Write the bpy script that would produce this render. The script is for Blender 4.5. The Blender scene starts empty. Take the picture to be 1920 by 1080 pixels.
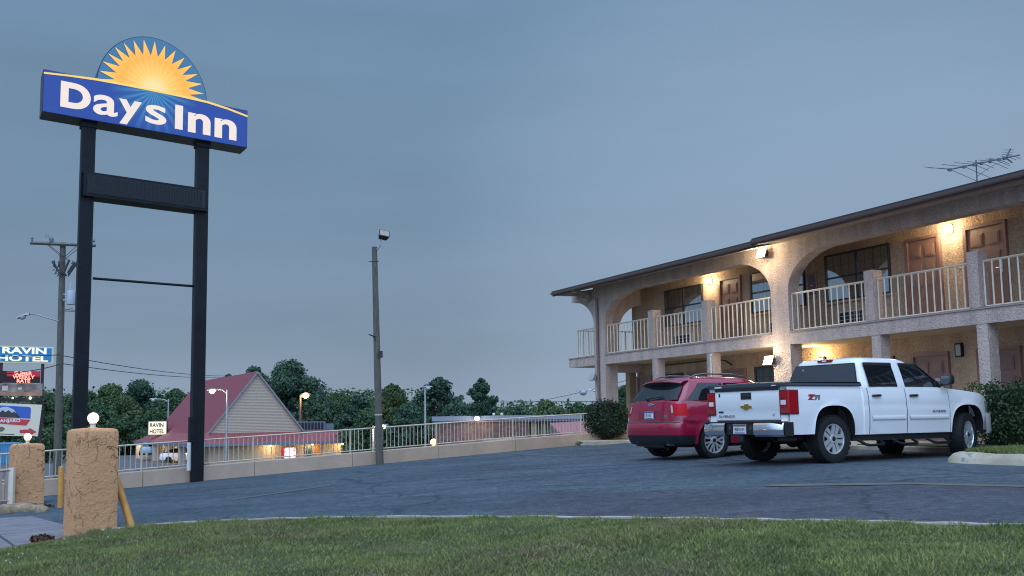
import bpy, bmesh, math, random
import numpy as np
from mathutils import Vector, Matrix
R = math.radians
S = bpy.context.scene
COL = S.collection
random.seed(7)

# ------------------------------------------------------------------ camera
F, EYE, PITCH, ROLL = 2060.0, 1.25, R(6.84), R(-0.9)
CM = Matrix.Rotation(R(90) + PITCH, 3, 'X') @ Matrix.Rotation(ROLL, 3, 'Z')
cam = bpy.data.cameras.new('camera'); cam.sensor_width = 36; cam.lens = 36 * F / 1920
cam.clip_start = .1; cam.clip_end = 4000
co = bpy.data.objects.new('camera', cam); COL.objects.link(co)
co.matrix_world = Matrix.Translation((0, 0, EYE)) @ CM.to_4x4()
S.camera = co

# ------------------------------------------------------------------ sky, sun, exposure
SUN_EL, SUN_AZ = 52, 205            # low soft light from behind the viewer (dusk under cloud)
w = bpy.data.worlds.new('World'); S.world = w; w.use_nodes = True
nt = w.node_tree; N = nt.nodes; L = nt.links; N.clear()
out = N.new('ShaderNodeOutputWorld'); bg = N.new('ShaderNodeBackground'); bg.inputs[1].default_value = 1.0
tc = N.new('ShaderNodeTexCoord'); sep = N.new('ShaderNodeSeparateXYZ'); L.new(tc.outputs['Generated'], sep.inputs[0])
def wmath(op, a, b=None, clamp=False):
    n = N.new('ShaderNodeMath'); n.operation = op; n.use_clamp = clamp
    for i, v in enumerate((a, b)):
        if v is None: continue
        if isinstance(v, (int, float)): n.inputs[i].default_value = v
        else: L.new(v, n.inputs[i])
    return n.outputs[0]
def wmix(f, a, b, mode='MIX'):
    n = N.new('ShaderNodeMix'); n.data_type = 'RGBA'; n.blend_type = mode
    for i, v in ((0, f), (6, a), (7, b)):
        if isinstance(v, (int, float)): n.inputs[i].default_value = v
        elif isinstance(v, tuple): n.inputs[i].default_value = (*v, 1)
        else: L.new(v, n.inputs[i])
    return n.outputs[2]
elev = N.new('ShaderNodeValToRGB'); L.new(sep.outputs[2], elev.inputs[0])
cr = elev.color_ramp; cr.elements[0].position = 0.0; cr.elements[0].color = (.255, .32, .425, 1)
cr.elements[1].position = .36; cr.elements[1].color = (.150, .250, .375, 1)
e = cr.elements.new(.07); e.color = (.19, .26, .352, 1)
e = cr.elements.new(.17); e.color = (.160, .243, .345, 1)
# cloud streaks
mp = N.new('ShaderNodeMapping'); mp.inputs['Scale'].default_value = (1.5, 1.5, 7.5); mp.inputs['Rotation'].default_value = (0, R(14), 0)
L.new(tc.outputs['Generated'], mp.inputs[0])
nz = N.new('ShaderNodeTexNoise'); nz.inputs['Scale'].default_value = 1.6; nz.inputs['Detail'].default_value = 5; nz.inputs['Roughness'].default_value = .5
L.new(mp.outputs[0], nz.inputs['Vector'])
cl = wmath('MULTIPLY_ADD', nz.outputs[0], .5); cl.node.inputs[2].default_value = .80
gray = wmix(1.0, elev.outputs[0], cl, 'MULTIPLY')
# the sky is lighter low on the right
rt = wmath('MULTIPLY', wmath('MULTIPLY_ADD', sep.outputs[0], 1.8), wmath('SUBTRACT', 1.0, wmath('MULTIPLY', sep.outputs[2], 2.6), True)); rt.node.inputs[0].links[0].from_node.inputs[2].default_value = .1
rt = wmath('MULTIPLY', rt, .72, True)
gray = wmix(rt, gray, (.36, .45, .58))
# paler glow painted into the sky low on the right, for the halo at the roof
vg = N.new('ShaderNodeVectorMath'); vg.operation = 'DOT_PRODUCT'; L.new(tc.outputs['Generated'], vg.inputs[0]); vg.inputs[1].default_value = (.262, .953, .150)
mg = N.new('ShaderNodeMapRange'); L.new(vg.outputs['Value'], mg.inputs[0]); mg.interpolation_type = 'SMOOTHERSTEP'
mg.inputs[1].default_value = .93; mg.inputs[2].default_value = .9999; mg.inputs[3].default_value = 0; mg.inputs[4].default_value = .26
gray = wmix(mg.outputs[0], gray, (.37, .49, .65))
# brighter sky behind and above the viewer, added as fill light
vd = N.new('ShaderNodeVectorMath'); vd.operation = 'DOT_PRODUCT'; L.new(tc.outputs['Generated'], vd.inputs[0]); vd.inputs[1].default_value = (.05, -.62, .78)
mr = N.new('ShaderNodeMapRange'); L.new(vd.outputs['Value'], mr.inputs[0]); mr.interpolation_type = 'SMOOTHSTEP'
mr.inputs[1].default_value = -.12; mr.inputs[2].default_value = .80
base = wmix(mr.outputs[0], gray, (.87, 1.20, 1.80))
sky = N.new('ShaderNodeTexSky'); sky.sky_type = 'NISHITA'; sky.sun_disc = False
sky.sun_elevation = R(SUN_EL); sky.sun_rotation = R(SUN_AZ - 180 + 180)
skyd = wmix(1.0, sky.outputs[0], (.05, .05, .05), 'MULTIPLY')
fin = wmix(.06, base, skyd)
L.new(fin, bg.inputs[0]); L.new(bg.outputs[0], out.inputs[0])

sun = bpy.data.lights.new('sun', 'SUN'); sun.energy = 1.0; sun.angle = R(60); sun.color = (.70, .86, 1.0)
so = bpy.data.objects.new('sun', sun); COL.objects.link(so)
az = R(SUN_AZ); sd = Vector((math.sin(az) * math.cos(R(SUN_EL)), math.cos(az) * math.cos(R(SUN_EL)), math.sin(R(SUN_EL))))
so.rotation_euler = sd.to_track_quat('Z', 'Y').to_euler(); so.location = sd * 60

S.view_settings.view_transform = 'Standard'; S.view_settings.look = 'None'
S.view_settings.exposure = 0.13; S.view_settings.gamma = 1
try:
    S.cycles.use_denoising = True; S.cycles.max_bounces = 6; S.cycles.diffuse_bounces = 3; S.cycles.glossy_bounces = 3
    S.cycles.transparent_max_bounces = 8; S.cycles.sample_clamp_indirect = 4; S.cycles.filter_width = 1.1
except Exception: pass

# ------------------------------------------------------------------ measuring helpers (pixel of the photograph -> place)
def ray(px, py): return CM @ Vector(((px - 960) / F, (540 - py) / F, -1))
def at(px, py, Y):
    d = ray(px, py); return Vector((0, 0, EYE)) + d * (Y / d.y)
def zl(x, y):
    return -.001 + .047 * min(x, 5) + .0095 * min(y, 34)
def onlot(px, py, off=0.0):
    d = ray(px, py); lo, hi = 1.0, 200.0
    for _ in range(60):
        t = (lo + hi) / 2; q = Vector((0, 0, EYE)) + d * t
        if q.z > zl(q.x, q.y) + off: lo = t
        else: hi = t
    return Vector((0, 0, EYE)) + d * t

# ------------------------------------------------------------------ materials
MATS = {}
def M(name, rgb, rough=.6, metal=0., var=.0, vscale=4., bump=0., bscale=30., spec=.5, rgb2=None, detail=4, emit=None, estr=0, coat=0, stretch=None):
    if name in MATS: return MATS[name]
    m = bpy.data.materials.new(name); m.use_nodes = True; nt = m.node_tree; b = nt.nodes['Principled BSDF']
    b.inputs['Base Color'].default_value = (*rgb, 1); b.inputs['Roughness'].default_value = rough
    b.inputs['Metallic'].default_value = metal; b.inputs['Specular IOR Level'].default_value = spec
    if coat: b.inputs['Coat Weight'].default_value = coat; b.inputs['Coat Roughness'].default_value = .04
    if emit: b.inputs['Emission Color'].default_value = (*emit, 1); b.inputs['Emission Strength'].default_value = estr
    src = None
    if var or bump:
        t = nt.nodes.new('ShaderNodeTexCoord'); src = t.outputs['Object']
        if stretch:
            mp = nt.nodes.new('ShaderNodeMapping'); mp.inputs['Scale'].default_value = stretch; nt.links.new(src, mp.inputs[0]); src = mp.outputs[0]
    if var:
        n = nt.nodes.new('ShaderNodeTexNoise'); n.inputs['Scale'].default_value = vscale; n.inputs['Detail'].default_value = detail; n.inputs['Roughness'].default_value = .6
        nt.links.new(src, n.inputs['Vector'])
        r = nt.nodes.new('ShaderNodeValToRGB'); r.color_ramp.elements[0].position = .3; r.color_ramp.elements[1].position = .7
        c2 = rgb2 or tuple(min(1, c * (1 + var)) for c in rgb)
        r.color_ramp.elements[0].color = (*[c * (1 - var) for c in rgb], 1); r.color_ramp.elements[1].color = (*c2, 1)
        nt.links.new(n.outputs[0], r.inputs[0]); nt.links.new(r.outputs[0], b.inputs['Base Color'])
    if bump:
        n2 = nt.nodes.new('ShaderNodeTexNoise'); n2.inputs['Scale'].default_value = bscale; n2.inputs['Detail'].default_value = 3
        nt.links.new(src, n2.inputs['Vector'])
        bp = nt.nodes.new('ShaderNodeBump'); bp.inputs['Strength'].default_value = bump; bp.inputs['Distance'].default_value = .02
        nt.links.new(n2.outputs[0], bp.inputs['Height']); nt.links.new(bp.outputs[0], b.inputs['Normal'])
    MATS[name] = m; return m
def stucco(name, rgb, scale=9., crack=.68):
    """rough hand-thrown stucco: raised ridges with dark creases between"""
    if name in MATS: return MATS[name]
    m = bpy.data.materials.new(name); m.use_nodes = True; nt = m.node_tree; b = nt.nodes['Principled BSDF']; A = nt.nodes.new; K = nt.links.new
    b.inputs['Roughness'].default_value = .9; b.inputs['Specular IOR Level'].default_value = .2
    t = A('ShaderNodeTexCoord')
    n0 = A('ShaderNodeTexNoise'); n0.inputs['Scale'].default_value = scale * .7; n0.inputs['Detail'].default_value = 3; K(t.outputs['Object'], n0.inputs['Vector'])
    mx = A('ShaderNodeVectorMath'); mx.operation = 'MULTIPLY_ADD'; K(n0.outputs['Color'], mx.inputs[0]); mx.inputs[1].default_value = (.35, .35, .35); K(t.outputs['Object'], mx.inputs[2])
    v = A('ShaderNodeTexVoronoi'); v.feature = 'DISTANCE_TO_EDGE'; v.inputs['Scale'].default_value = scale; K(mx.outputs[0], v.inputs['Vector'])
    rp = A('ShaderNodeValToRGB'); rp.color_ramp.elements[0].position = .0; rp.color_ramp.elements[0].color = (*[c * crack for c in rgb], 1)
    rp.color_ramp.elements[1].position = .07; rp.color_ramp.elements[1].color = (*rgb, 1); K(v.outputs['Distance'], rp.inputs[0])
    n1 = A('ShaderNodeTexNoise'); n1.inputs['Scale'].default_value = scale * 3; n1.inputs['Detail'].default_value = 5; K(t.outputs['Object'], n1.inputs['Vector'])
    n3m = A('ShaderNodeMapping'); n3m.inputs['Scale'].default_value = (2.6, 2.6, .35); K(t.outputs['Object'], n3m.inputs[0])
    n3 = A('ShaderNodeTexNoise'); n3.inputs['Scale'].default_value = 1.0; n3.inputs['Detail'].default_value = 5; K(n3m.outputs[0], n3.inputs['Vector'])
    ad = A('ShaderNodeMath'); ad.operation = 'ADD'; K(n1.outputs[0], ad.inputs[0]); K(n3.outputs[0], ad.inputs[1])
    mr = A('ShaderNodeMapRange'); mr.inputs[1].default_value = .7; mr.inputs[2].default_value = 1.3; mr.inputs[3].default_value = .70; mr.inputs[4].default_value = 1.20; K(ad.outputs[0], mr.inputs[0])
    ml = A('ShaderNodeMix'); ml.data_type = 'RGBA'; ml.blend_type = 'MULTIPLY'; ml.inputs[0].default_value = 1; K(rp.outputs[0], ml.inputs[6]); K(mr.outputs[0], ml.inputs[7])
    K(ml.outputs[2], b.inputs['Base Color'])
    hh = A('ShaderNodeMath'); hh.operation = 'MULTIPLY_ADD'; K(n1.outputs[0], hh.inputs[0]); hh.inputs[1].default_value = .6; K(v.outputs['Distance'], hh.inputs[2])
    bp = A('ShaderNodeBump'); bp.inputs['Strength'].default_value = .8; bp.inputs['Distance'].default_value = .04; K(hh.outputs[0], bp.inputs['Height']); K(bp.outputs[0], b.inputs['Normal'])
    MATS[name] = m; return m
def creased(name, rgb):
    """trowelled stucco with loose, broken creases"""
    m = bpy.data.materials.new(name); m.use_nodes = True; nt = m.node_tree; b = nt.nodes['Principled BSDF']; A = nt.nodes.new; K = nt.links.new
    b.inputs['Roughness'].default_value = .9; b.inputs['Specular IOR Level'].default_value = .2
    t = A('ShaderNodeTexCoord')
    def noise(sc, det=3, dist=0.0, ro=.5):
        n = A('ShaderNodeTexNoise'); n.inputs['Scale'].default_value = sc; n.inputs['Detail'].default_value = det; n.inputs['Distortion'].default_value = dist; n.inputs['Roughness'].default_value = ro; K(t.outputs['Object'], n.inputs['Vector']); return n.outputs[0]
    def ma(op, a, b_=None, c=None, cl=False):
        n = A('ShaderNodeMath'); n.operation = op; n.use_clamp = cl
        for i, v in enumerate((a, b_, c)):
            if v is None: continue
            if isinstance(v, (int, float)): n.inputs[i].default_value = v
            else: K(v, n.inputs[i])
        return n.outputs[0]
    line = ma('SUBTRACT', 1.0, ma('MULTIPLY', ma('ABSOLUTE', ma('SUBTRACT', noise(4.6, 4, .5), .5)), 50.0), None, True)
    mask = ma('MULTIPLY', ma('SUBTRACT', noise(3.1, 3), .45), 7.0, None, True); crease = ma('MULTIPLY', line, mask)
    blot = noise(2.2, 4); fine = noise(30, 4, 0, .6); lump = noise(9, 3, .6)
    mr = A('ShaderNodeMapRange'); mr.inputs[1].default_value = .55; mr.inputs[2].default_value = 1.45; mr.inputs[3].default_value = .80; mr.inputs[4].default_value = 1.15; K(ma('ADD', blot, fine), mr.inputs[0])
    k = ma('MULTIPLY', mr.outputs[0], ma('SUBTRACT', 1.0, ma('MULTIPLY', crease, .5)))
    ml = A('ShaderNodeMix'); ml.data_type = 'RGBA'; ml.blend_type = 'MULTIPLY'; ml.inputs[0].default_value = 1; ml.inputs[6].default_value = (*rgb, 1); K(k, ml.inputs[7]); K(ml.outputs[2], b.inputs['Base Color'])
    h = ma('ADD', ma('MULTIPLY', lump, .55), ma('SUBTRACT', ma('MULTIPLY', fine, .55), ma('MULTIPLY', crease, .7)))
    bp = A('ShaderNodeBump'); bp.inputs['Strength'].default_value = .8; bp.inputs['Distance'].default_value = .035; K(h, bp.inputs['Height']); K(bp.outputs[0], b.inputs['Normal'])
    MATS[name] = m; return m
def foliage(name, dark, light, rough=.65, trans=.25, nscale=.25):
    if name in MATS: return MATS[name]
    m = bpy.data.materials.new(name); m.use_nodes = True; nt = m.node_tree; b = nt.nodes['Principled BSDF']; A = nt.nodes.new; K = nt.links.new
    g = A('ShaderNodeNewGeometry'); t = A('ShaderNodeTexCoord')
    n = A('ShaderNodeTexNoise'); n.inputs['Scale'].default_value = nscale; n.inputs['Detail'].default_value = 2; K(t.outputs['Object'], n.inputs['Vector'])
    s = A('ShaderNodeMath'); s.operation = 'MULTIPLY_ADD'; K(g.outputs['Random Per Island'], s.inputs[0]); s.inputs[1].default_value = .55
    s2 = A('ShaderNodeMath'); s2.operation = 'MULTIPLY_ADD'; K(n.outputs[0], s2.inputs[0]); s2.inputs[1].default_value = 1.3; s2.inputs[2].default_value = -.4; K(s2.outputs[0], s.inputs[2])
    r = A('ShaderNodeValToRGB'); r.color_ramp.elements[0].color = (*dark, 1); r.color_ramp.elements[1].color = (*light, 1); K(s.outputs[0], r.inputs[0])
    K(r.outputs[0], b.inputs['Base Color']); b.inputs['Roughness'].default_value = rough; b.inputs['Specular IOR Level'].default_value = .3
    tr = A('ShaderNodeBsdfTranslucent'); K(r.outputs[0], tr.inputs['Color']); mx = A('ShaderNodeMixShader'); mx.inputs[0].default_value = trans
    K(b.outputs[0], mx.inputs[1]); K(tr.outputs[0], mx.inputs[2]); K(mx.outputs[0], nt.nodes['Material Output'].inputs[0])
    MATS[name] = m; return m
def glassmat(name, tint=(.5, .55, .6), refl=.12, rough=.02):
    """thin window glass: mirror-like reflection over a see-through tint"""
    if name in MATS: return MATS[name]
    m = bpy.data.materials.new(name); m.use_nodes = True; nt = m.node_tree; A = nt.nodes.new; K = nt.links.new
    nt.nodes.remove(nt.nodes['Principled BSDF'])
    tr = A('ShaderNodeBsdfTransparent'); tr.inputs[0].default_value = (*tint, 1)
    gl = A('ShaderNodeBsdfGlossy'); gl.inputs['Roughness'].default_value = rough; gl.inputs[0].default_value = (.9, .95, 1, 1)
    fr = A('ShaderNodeFresnel'); fr.inputs[0].default_value = 1.5; ad = A('ShaderNodeMath'); ad.operation = 'ADD'; ad.use_clamp = True; ad.inputs[1].default_value = refl; K(fr.outputs[0], ad.inputs[0])
    mx = A('ShaderNodeMixShader'); K(ad.outputs[0], mx.inputs[0]); K(tr.outputs[0], mx.inputs[1]); K(gl.outputs[0], mx.inputs[2]); K(mx.outputs[0], nt.nodes['Material Output'].inputs[0])
    MATS[name] = m; return m
def glow(name, rgb, s): return M(name, (.8, .8, .8), .4, emit=rgb, estr=s)

STUC = stucco('motel_stucco', (.55, .435, .385), 10)
STUCB = stucco('motel_back_stucco', (.58, .41, .28), 10)
FENCEW = M('fence_paint', (.56, .475, .37), .55, var=.1, vscale=5)
PIL = creased('pillar_stucco', (.57, .305, .15))
RAILW = M('cream_rail_paint', (.66, .575, .455), .5, var=.08, vscale=6)
TRIM = M('brown_fascia', (.085, .06, .062), .6, var=.15, vscale=3)
SHING = M('dark_roof_shingle', (.035, .035, .04), .9, var=.3, vscale=8)
SOFF = M('soffit_paint', (.35, .27, .21), .7, var=.1)
CEIL = M('ceiling_paint', (.55, .44, .30), .8, var=.08, vscale=2)
DOORB = M('brown_door_paint', (.30, .17, .12), .45, var=.07, vscale=3)
DOORF = M('brown_frame_paint', (.27, .15, .12), .5, var=.06)
DKMET = M('dark_bronze_frame', (.03, .028, .03), .4)
GLASS = glassmat('window_glass', (.80, .82, .82), .50)
CURT = M('curtain_cloth', (.46, .47, .37), .9, var=.5, vscale=9, stretch=(2.2, 2.2, .05))
STEEL = M('galvanised_steel', (.42, .44, .46), .4, .7, var=.1)
SILV = M('satin_metal', (.7, .7, .72), .25, 1)
BLACKP = M('black_painted_steel', (.007, .010, .014), .55, var=.3, vscale=3, bump=.08, bscale=25, spec=.25)
CONC = M('painted_concrete', (.48, .36, .265), .85, var=.13, vscale=1.2, bump=.15, bscale=20)
WOOD = M('weathered_pole_wood', (.10, .095, .078), .9, var=.35, vscale=14, bump=.3, bscale=20, stretch=(3, 3, .25))
YELP = M('yellow_bollard_paint', (.58, .27, .05), .5, var=.2, vscale=7, rgb2=(.62, .30, .06))
BLACK = M('black_plastic', (.012, .013, .015), .45)
RUB = M('tyre_rubber', (.007, .008, .009), .8, var=.2, vscale=20, bump=.3, bscale=60)
CHROME = M('chrome', (.75, .77, .8), .12, 1)
RIM = M('polished_alloy', (.78, .80, .84), .24, .65)
WHITEC = M('white_car_paint', (.78, .79, .80), .28, coat=.8, var=.02, vscale=1)
REDC = M('red_car_paint', (.29, .005, .034), .22, coat=1, var=.05, vscale=1)
DARKGL = M('tinted_glass', (.008, .011, .014), .03, spec=.7)
TAILR = M('red_lens', (.33, .006, .012), .3, coat=.1, spec=.25)
TAILW = M('clear_lens', (.62, .6, .62), .15, coat=.6)
GLOBE = glow('lit_globe', (1, .78, .44), 1.45)
LAMPW = glow('lit_lamp_glass', (1, .88, .62), 9.0)
WHT = M('white_letter', (.75, .75, .75), .5)

# ------------------------------------------------------------------ mesh builder
class MB:
    def __init__(s, k=1.0): s.v = []; s.f = []; s.m = []; s.k = k; s.cur = 0
    def add(s, vs, fs):
        o = len(s.v); s.v += [tuple(v) for v in vs]; s.f += [tuple(i + o for i in f) for f in fs]; s.m += [s.cur] * len(fs)
    def box(s, x0, x1, y0, y1, z0, z1, T=None):
        vs = [(x, y, z) for z in (z0, z1) for y in (y0, y1) for x in (x0, x1)]
        if T: vs = [tuple(T @ Vector(v)) for v in vs]
        s.add(vs, [(0, 2, 3, 1), (4, 5, 7, 6), (0, 1, 5, 4), (2, 6, 7, 3), (0, 4, 6, 2), (1, 3, 7, 5)])
    def tube(s, pts, r, n=8, cap=True, r2=None):
        pts = [Vector(p) for p in pts]; rings = []
        up = None
        for i, p in enumerate(pts):
            t = (pts[min(i + 1, len(pts) - 1)] - pts[max(i - 1, 0)]).normalized()
            if up is None:
                up = Vector((0, 0, 1)) if abs(t.z) < .9 else Vector((1, 0, 0))
            a = t.cross(up).normalized(); up = a.cross(t).normalized()
            rr = r if r2 is None else r + (r2 - r) * i / (len(pts) - 1)
            rings.append([p + (a * math.cos(2 * math.pi * k / n) + up * math.sin(2 * math.pi * k / n)) * rr for k in range(n)])
        vs = [v for g in rings for v in g]; fs = []
        for i in range(len(pts) - 1):
            for k in range(n):
                fs.append((i * n + k, i * n + (k + 1) % n, (i + 1) * n + (k + 1) % n, (i + 1) * n + k))
        if cap: fs += [tuple(range(n))[::-1], tuple(range((len(pts) - 1) * n, len(pts) * n))]
        s.add(vs, fs)
    def prism(s, poly, y0, y1, plane='xz'):
        """polygon extruded; plane xz -> depth is y, xy -> depth is z, yz -> depth is x"""
        mk = {'xz': lambda a, b, d: (a, d, b), 'xy': lambda a, b, d: (a, b, d), 'yz': lambda a, b, d: (d, a, b)}[plane]
        n = len(poly); vs = [mk(a, b, y0) for a, b in poly] + [mk(a, b, y1) for a, b in poly]
        s.add(vs, [tuple(range(n)), tuple(range(2 * n - 1, n - 1, -1))] + [(i, i + n, (i + 1) % n + n, (i + 1) % n) for i in range(n)])
    def lathe(s, prof, n=24, c=(0, 0, 0), axis='z', cap=True):
        vs = []; fs = []
        for r, h in prof:
            for k in range(n):
                a = 2 * math.pi * k / n; x, y = r * math.cos(a), r * math.sin(a)
                p = {'z': (x, y, h), 'y': (x, h, y), 'x': (h, x, y)}[axis]
                vs.append((p[0] + c[0], p[1] + c[1], p[2] + c[2]))
        for i in range(len(prof) - 1):
            for k in range(n): fs.append((i * n + k, i * n + (k + 1) % n, (i + 1) * n + (k + 1) % n, (i + 1) * n + k))
        if cap: fs += [tuple(range(n))[::-1], tuple(range((len(prof) - 1) * n, len(prof) * n))]
        s.add(vs, fs)
    def sph(s, c, r, n=16, sz=1.0):
        prof = [(max(1e-4, r * math.sin(math.pi * i / n)), -r * sz * math.cos(math.pi * i / n)) for i in range(n + 1)]
        s.lathe(prof, n * 2, c)
    def grid(s, rows, close=False):
        n = len(rows[0]); vs = [p for r in rows for p in r]; fs = []
        for i in range(len(rows) - 1):
            for k in range(n if close else n - 1):
                fs.append((i * n + k, i * n + (k + 1) % n, (i + 1) * n + (k + 1) % n, (i + 1) * n + k))
        s.add(vs, fs)
    def build(s, name, mat, parent=None, smooth=None, bevel=0, fix=True, **tags):
        me = bpy.data.meshes.new(name)
        k = s.k
        me.from_pydata([(x * k, y * k, z * k) for x, y, z in s.v], [], s.f)
        for mm in (mat if isinstance(mat, (list, tuple)) else [mat]): me.materials.append(mm)
        me.polygons.foreach_set('material_index', s.m)
        me.update()
        if fix or bevel:
            bm = bmesh.new(); bm.from_mesh(me)
            if smooth is not None: bmesh.ops.remove_doubles(bm, verts=bm.verts, dist=2e-4)
            if fix: bmesh.ops.recalc_face_normals(bm, faces=bm.faces)
            if bevel:
                ed = [e for e in bm.edges if len(e.link_faces) == 2 and e.calc_face_angle(0) > R(35)]
                bmesh.ops.bevel(bm, geom=ed, offset=bevel, segments=2, affect='EDGES', clamp_overlap=True, profile=.7)
            bm.to_mesh(me); bm.free()
        if smooth is not None:
            me.shade_smooth() if hasattr(me, 'shade_smooth') else None
            try: me.set_sharp_from_angle(angle=R(smooth))
            except Exception: pass
        o = bpy.data.objects.new(name, me); COL.objects.link(o)
        if parent: o.parent = parent
        for a, b in tags.items(): o[a] = b
        return o
def empty(name, loc, rz=0):
    o = bpy.data.objects.new(name, None); COL.objects.link(o); o.location = loc; o.rotation_euler = (0, 0, rz); o.empty_display_size = .2
    return o
def tag(o, label=None, cat=None, group=None, kind=None):
    if label: o['label'] = label
    if cat: o['category'] = cat
    if group: o['group'] = group
    if kind: o['kind'] = kind
    return o
def thing(name, loc, label, cat, rz=0, group=None): return tag(empty(name, loc, rz), label, cat, group)
def kids(o): return [c for c in COL.objects if c.parent == o]
def copy_tree(o, parent=None):
    ch = kids(o); c = o.copy(); COL.objects.link(c)
    if parent: c.parent = parent
    for k in ch: copy_tree(k, c)
    return c
def light(name, loc, power, col, r=.06, parent=None):
    l = bpy.data.lights.new(name, 'POINT'); l.energy = power; l.color = col; l.shadow_soft_size = r
    o = bpy.data.objects.new(name, l); COL.objects.link(o); o.location = loc
    if parent: o.parent = parent
    return o
def text(name, body, size, mat, parent, org, mode='front', sx=1.0, bold=.0, ext=.004, align='LEFT', shear=0, space=1.0, **tags):
    c = bpy.data.curves.new(name, 'FONT'); c.body = body; c.size = size; c.offset = bold; c.extrude = ext; c.align_x = align; c.shear = shear; c.space_character = space; c.resolution_u = 6
    t = bpy.data.objects.new(name, c); COL.objects.link(t)
    dg = bpy.context.evaluated_depsgraph_get(); me = bpy.data.meshes.new_from_object(t.evaluated_get(dg)); bpy.data.objects.remove(t)
    x0, y0, z0 = org
    for v in me.vertices:
        a, b, d = v.co.x * sx, v.co.y, v.co.z
        v.co = (x0 + a, y0 - d, z0 + b) if mode == 'front' else (x0 - d, y0 - a, z0 + b)
    me.materials.clear(); me.materials.append(mat)
    o = bpy.data.objects.new(name, me); COL.objects.link(o); o.parent = parent
    for a, b in tags.items(): o[a] = b
    return o
def leaves(name, clumps, n, size, mat, parent=None, seed=0, shell=.55, flat=False, asp=.6):
    """leaf-sized faces scattered through clump ellipsoids (cx,cy,cz,rx,ry,rz)"""
    g = np.random.default_rng(seed); C = np.array(clumps, float)
    vol = C[:, 3] * C[:, 4] * C[:, 5]; vol = vol ** .8
    idx = g.choice(len(C), n, p=vol / vol.sum())
    d = g.normal(size=(n, 3)); d /= np.linalg.norm(d, axis=1)[:, None]
    r = shell + (1 - shell) * g.random(n) ** .5 + g.normal(size=n) * .06
    P = C[idx, :3] + d * C[idx, 3:] * r[:, None]
    a = g.normal(size=(n, 3)); a /= np.linalg.norm(a, axis=1)[:, None]
    nn = d + g.normal(size=(n, 3)) * .7; b = np.cross(nn, a); b /= (np.linalg.norm(b, axis=1)[:, None] + 1e-9); a = np.cross(b, nn); a /= (np.linalg.norm(a, axis=1)[:, None] + 1e-9)
    sz = size * (.6 + .8 * g.random(n))[:, None]
    V = np.stack([P - a * sz, P + b * sz * asp, P + a * sz, P - b * sz * asp], 1).reshape(-1, 3)
    return rawquads(name, V, mat, parent)
def rawquads(name, V, mat, parent=None, k=4):
    me = bpy.data.meshes.new(name); n = len(V) // k
    me.vertices.add(len(V)); me.vertices.foreach_set('co', V.astype(np.float32).ravel())
    me.loops.add(len(V)); me.loops.foreach_set('vertex_index', np.arange(len(V), dtype=np.int32))
    me.polygons.add(n); me.polygons.foreach_set('loop_start', np.arange(0, len(V), k, dtype=np.int32))
    me.update(calc_edges=True); me.materials.append(mat)
    o = bpy.data.objects.new(name, me); COL.objects.link(o)
    if parent: o.parent = parent
    return o
def arc(cx, cz, rx, rz_, a0, a1, n=12): return [(cx + rx * math.cos(R(a0 + (a1 - a0) * i / n)), cz + rz_ * math.sin(R(a0 + (a1 - a0) * i / n))) for i in range(n + 1)]
# ================================================================== THE GROUND
FA = Vector((-9.2, 25.7)); FD = Vector((11.2, 9.5)).normalized(); FN = Vector((-FD.y, FD.x))
def beyond(x, y): return (Vector((x, y)) - FA).dot(FN)
def sm(a, b, t):
    t = max(0, min(1, (t - a) / (b - a))); return t * t * (3 - 2 * t)
def terrain(x, y):
    s = beyond(x, y); low = -2.65 + .9 * sm(150, 330, y) * 4 * sm(-400, 60, -x + 40)
    base = zl(x, y) - .45
    if x > 20: low = low + (base - low) * sm(20, 60, x)
    return base + (low - base) * sm(.3, 7, s)
xs = [-900, -500, -300, -200, -140, -110] + [-90 + 3 * i for i in range(41)] + [40, 60, 90, 140, 220, 400, 900]
ys = [-60, -30, -10] + [2.5 * i for i in range(48)] + [130, 150, 180, 220, 270, 340, 450, 700, 1500]
b = MB(); b.grid([[(x, y, terrain(x, y)) for x in xs] for y in ys])
b.build('ground', M('scrub_ground', (.05, .065, .035), .95, var=.4, vscale=.5), smooth=60, kind='structure')

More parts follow.
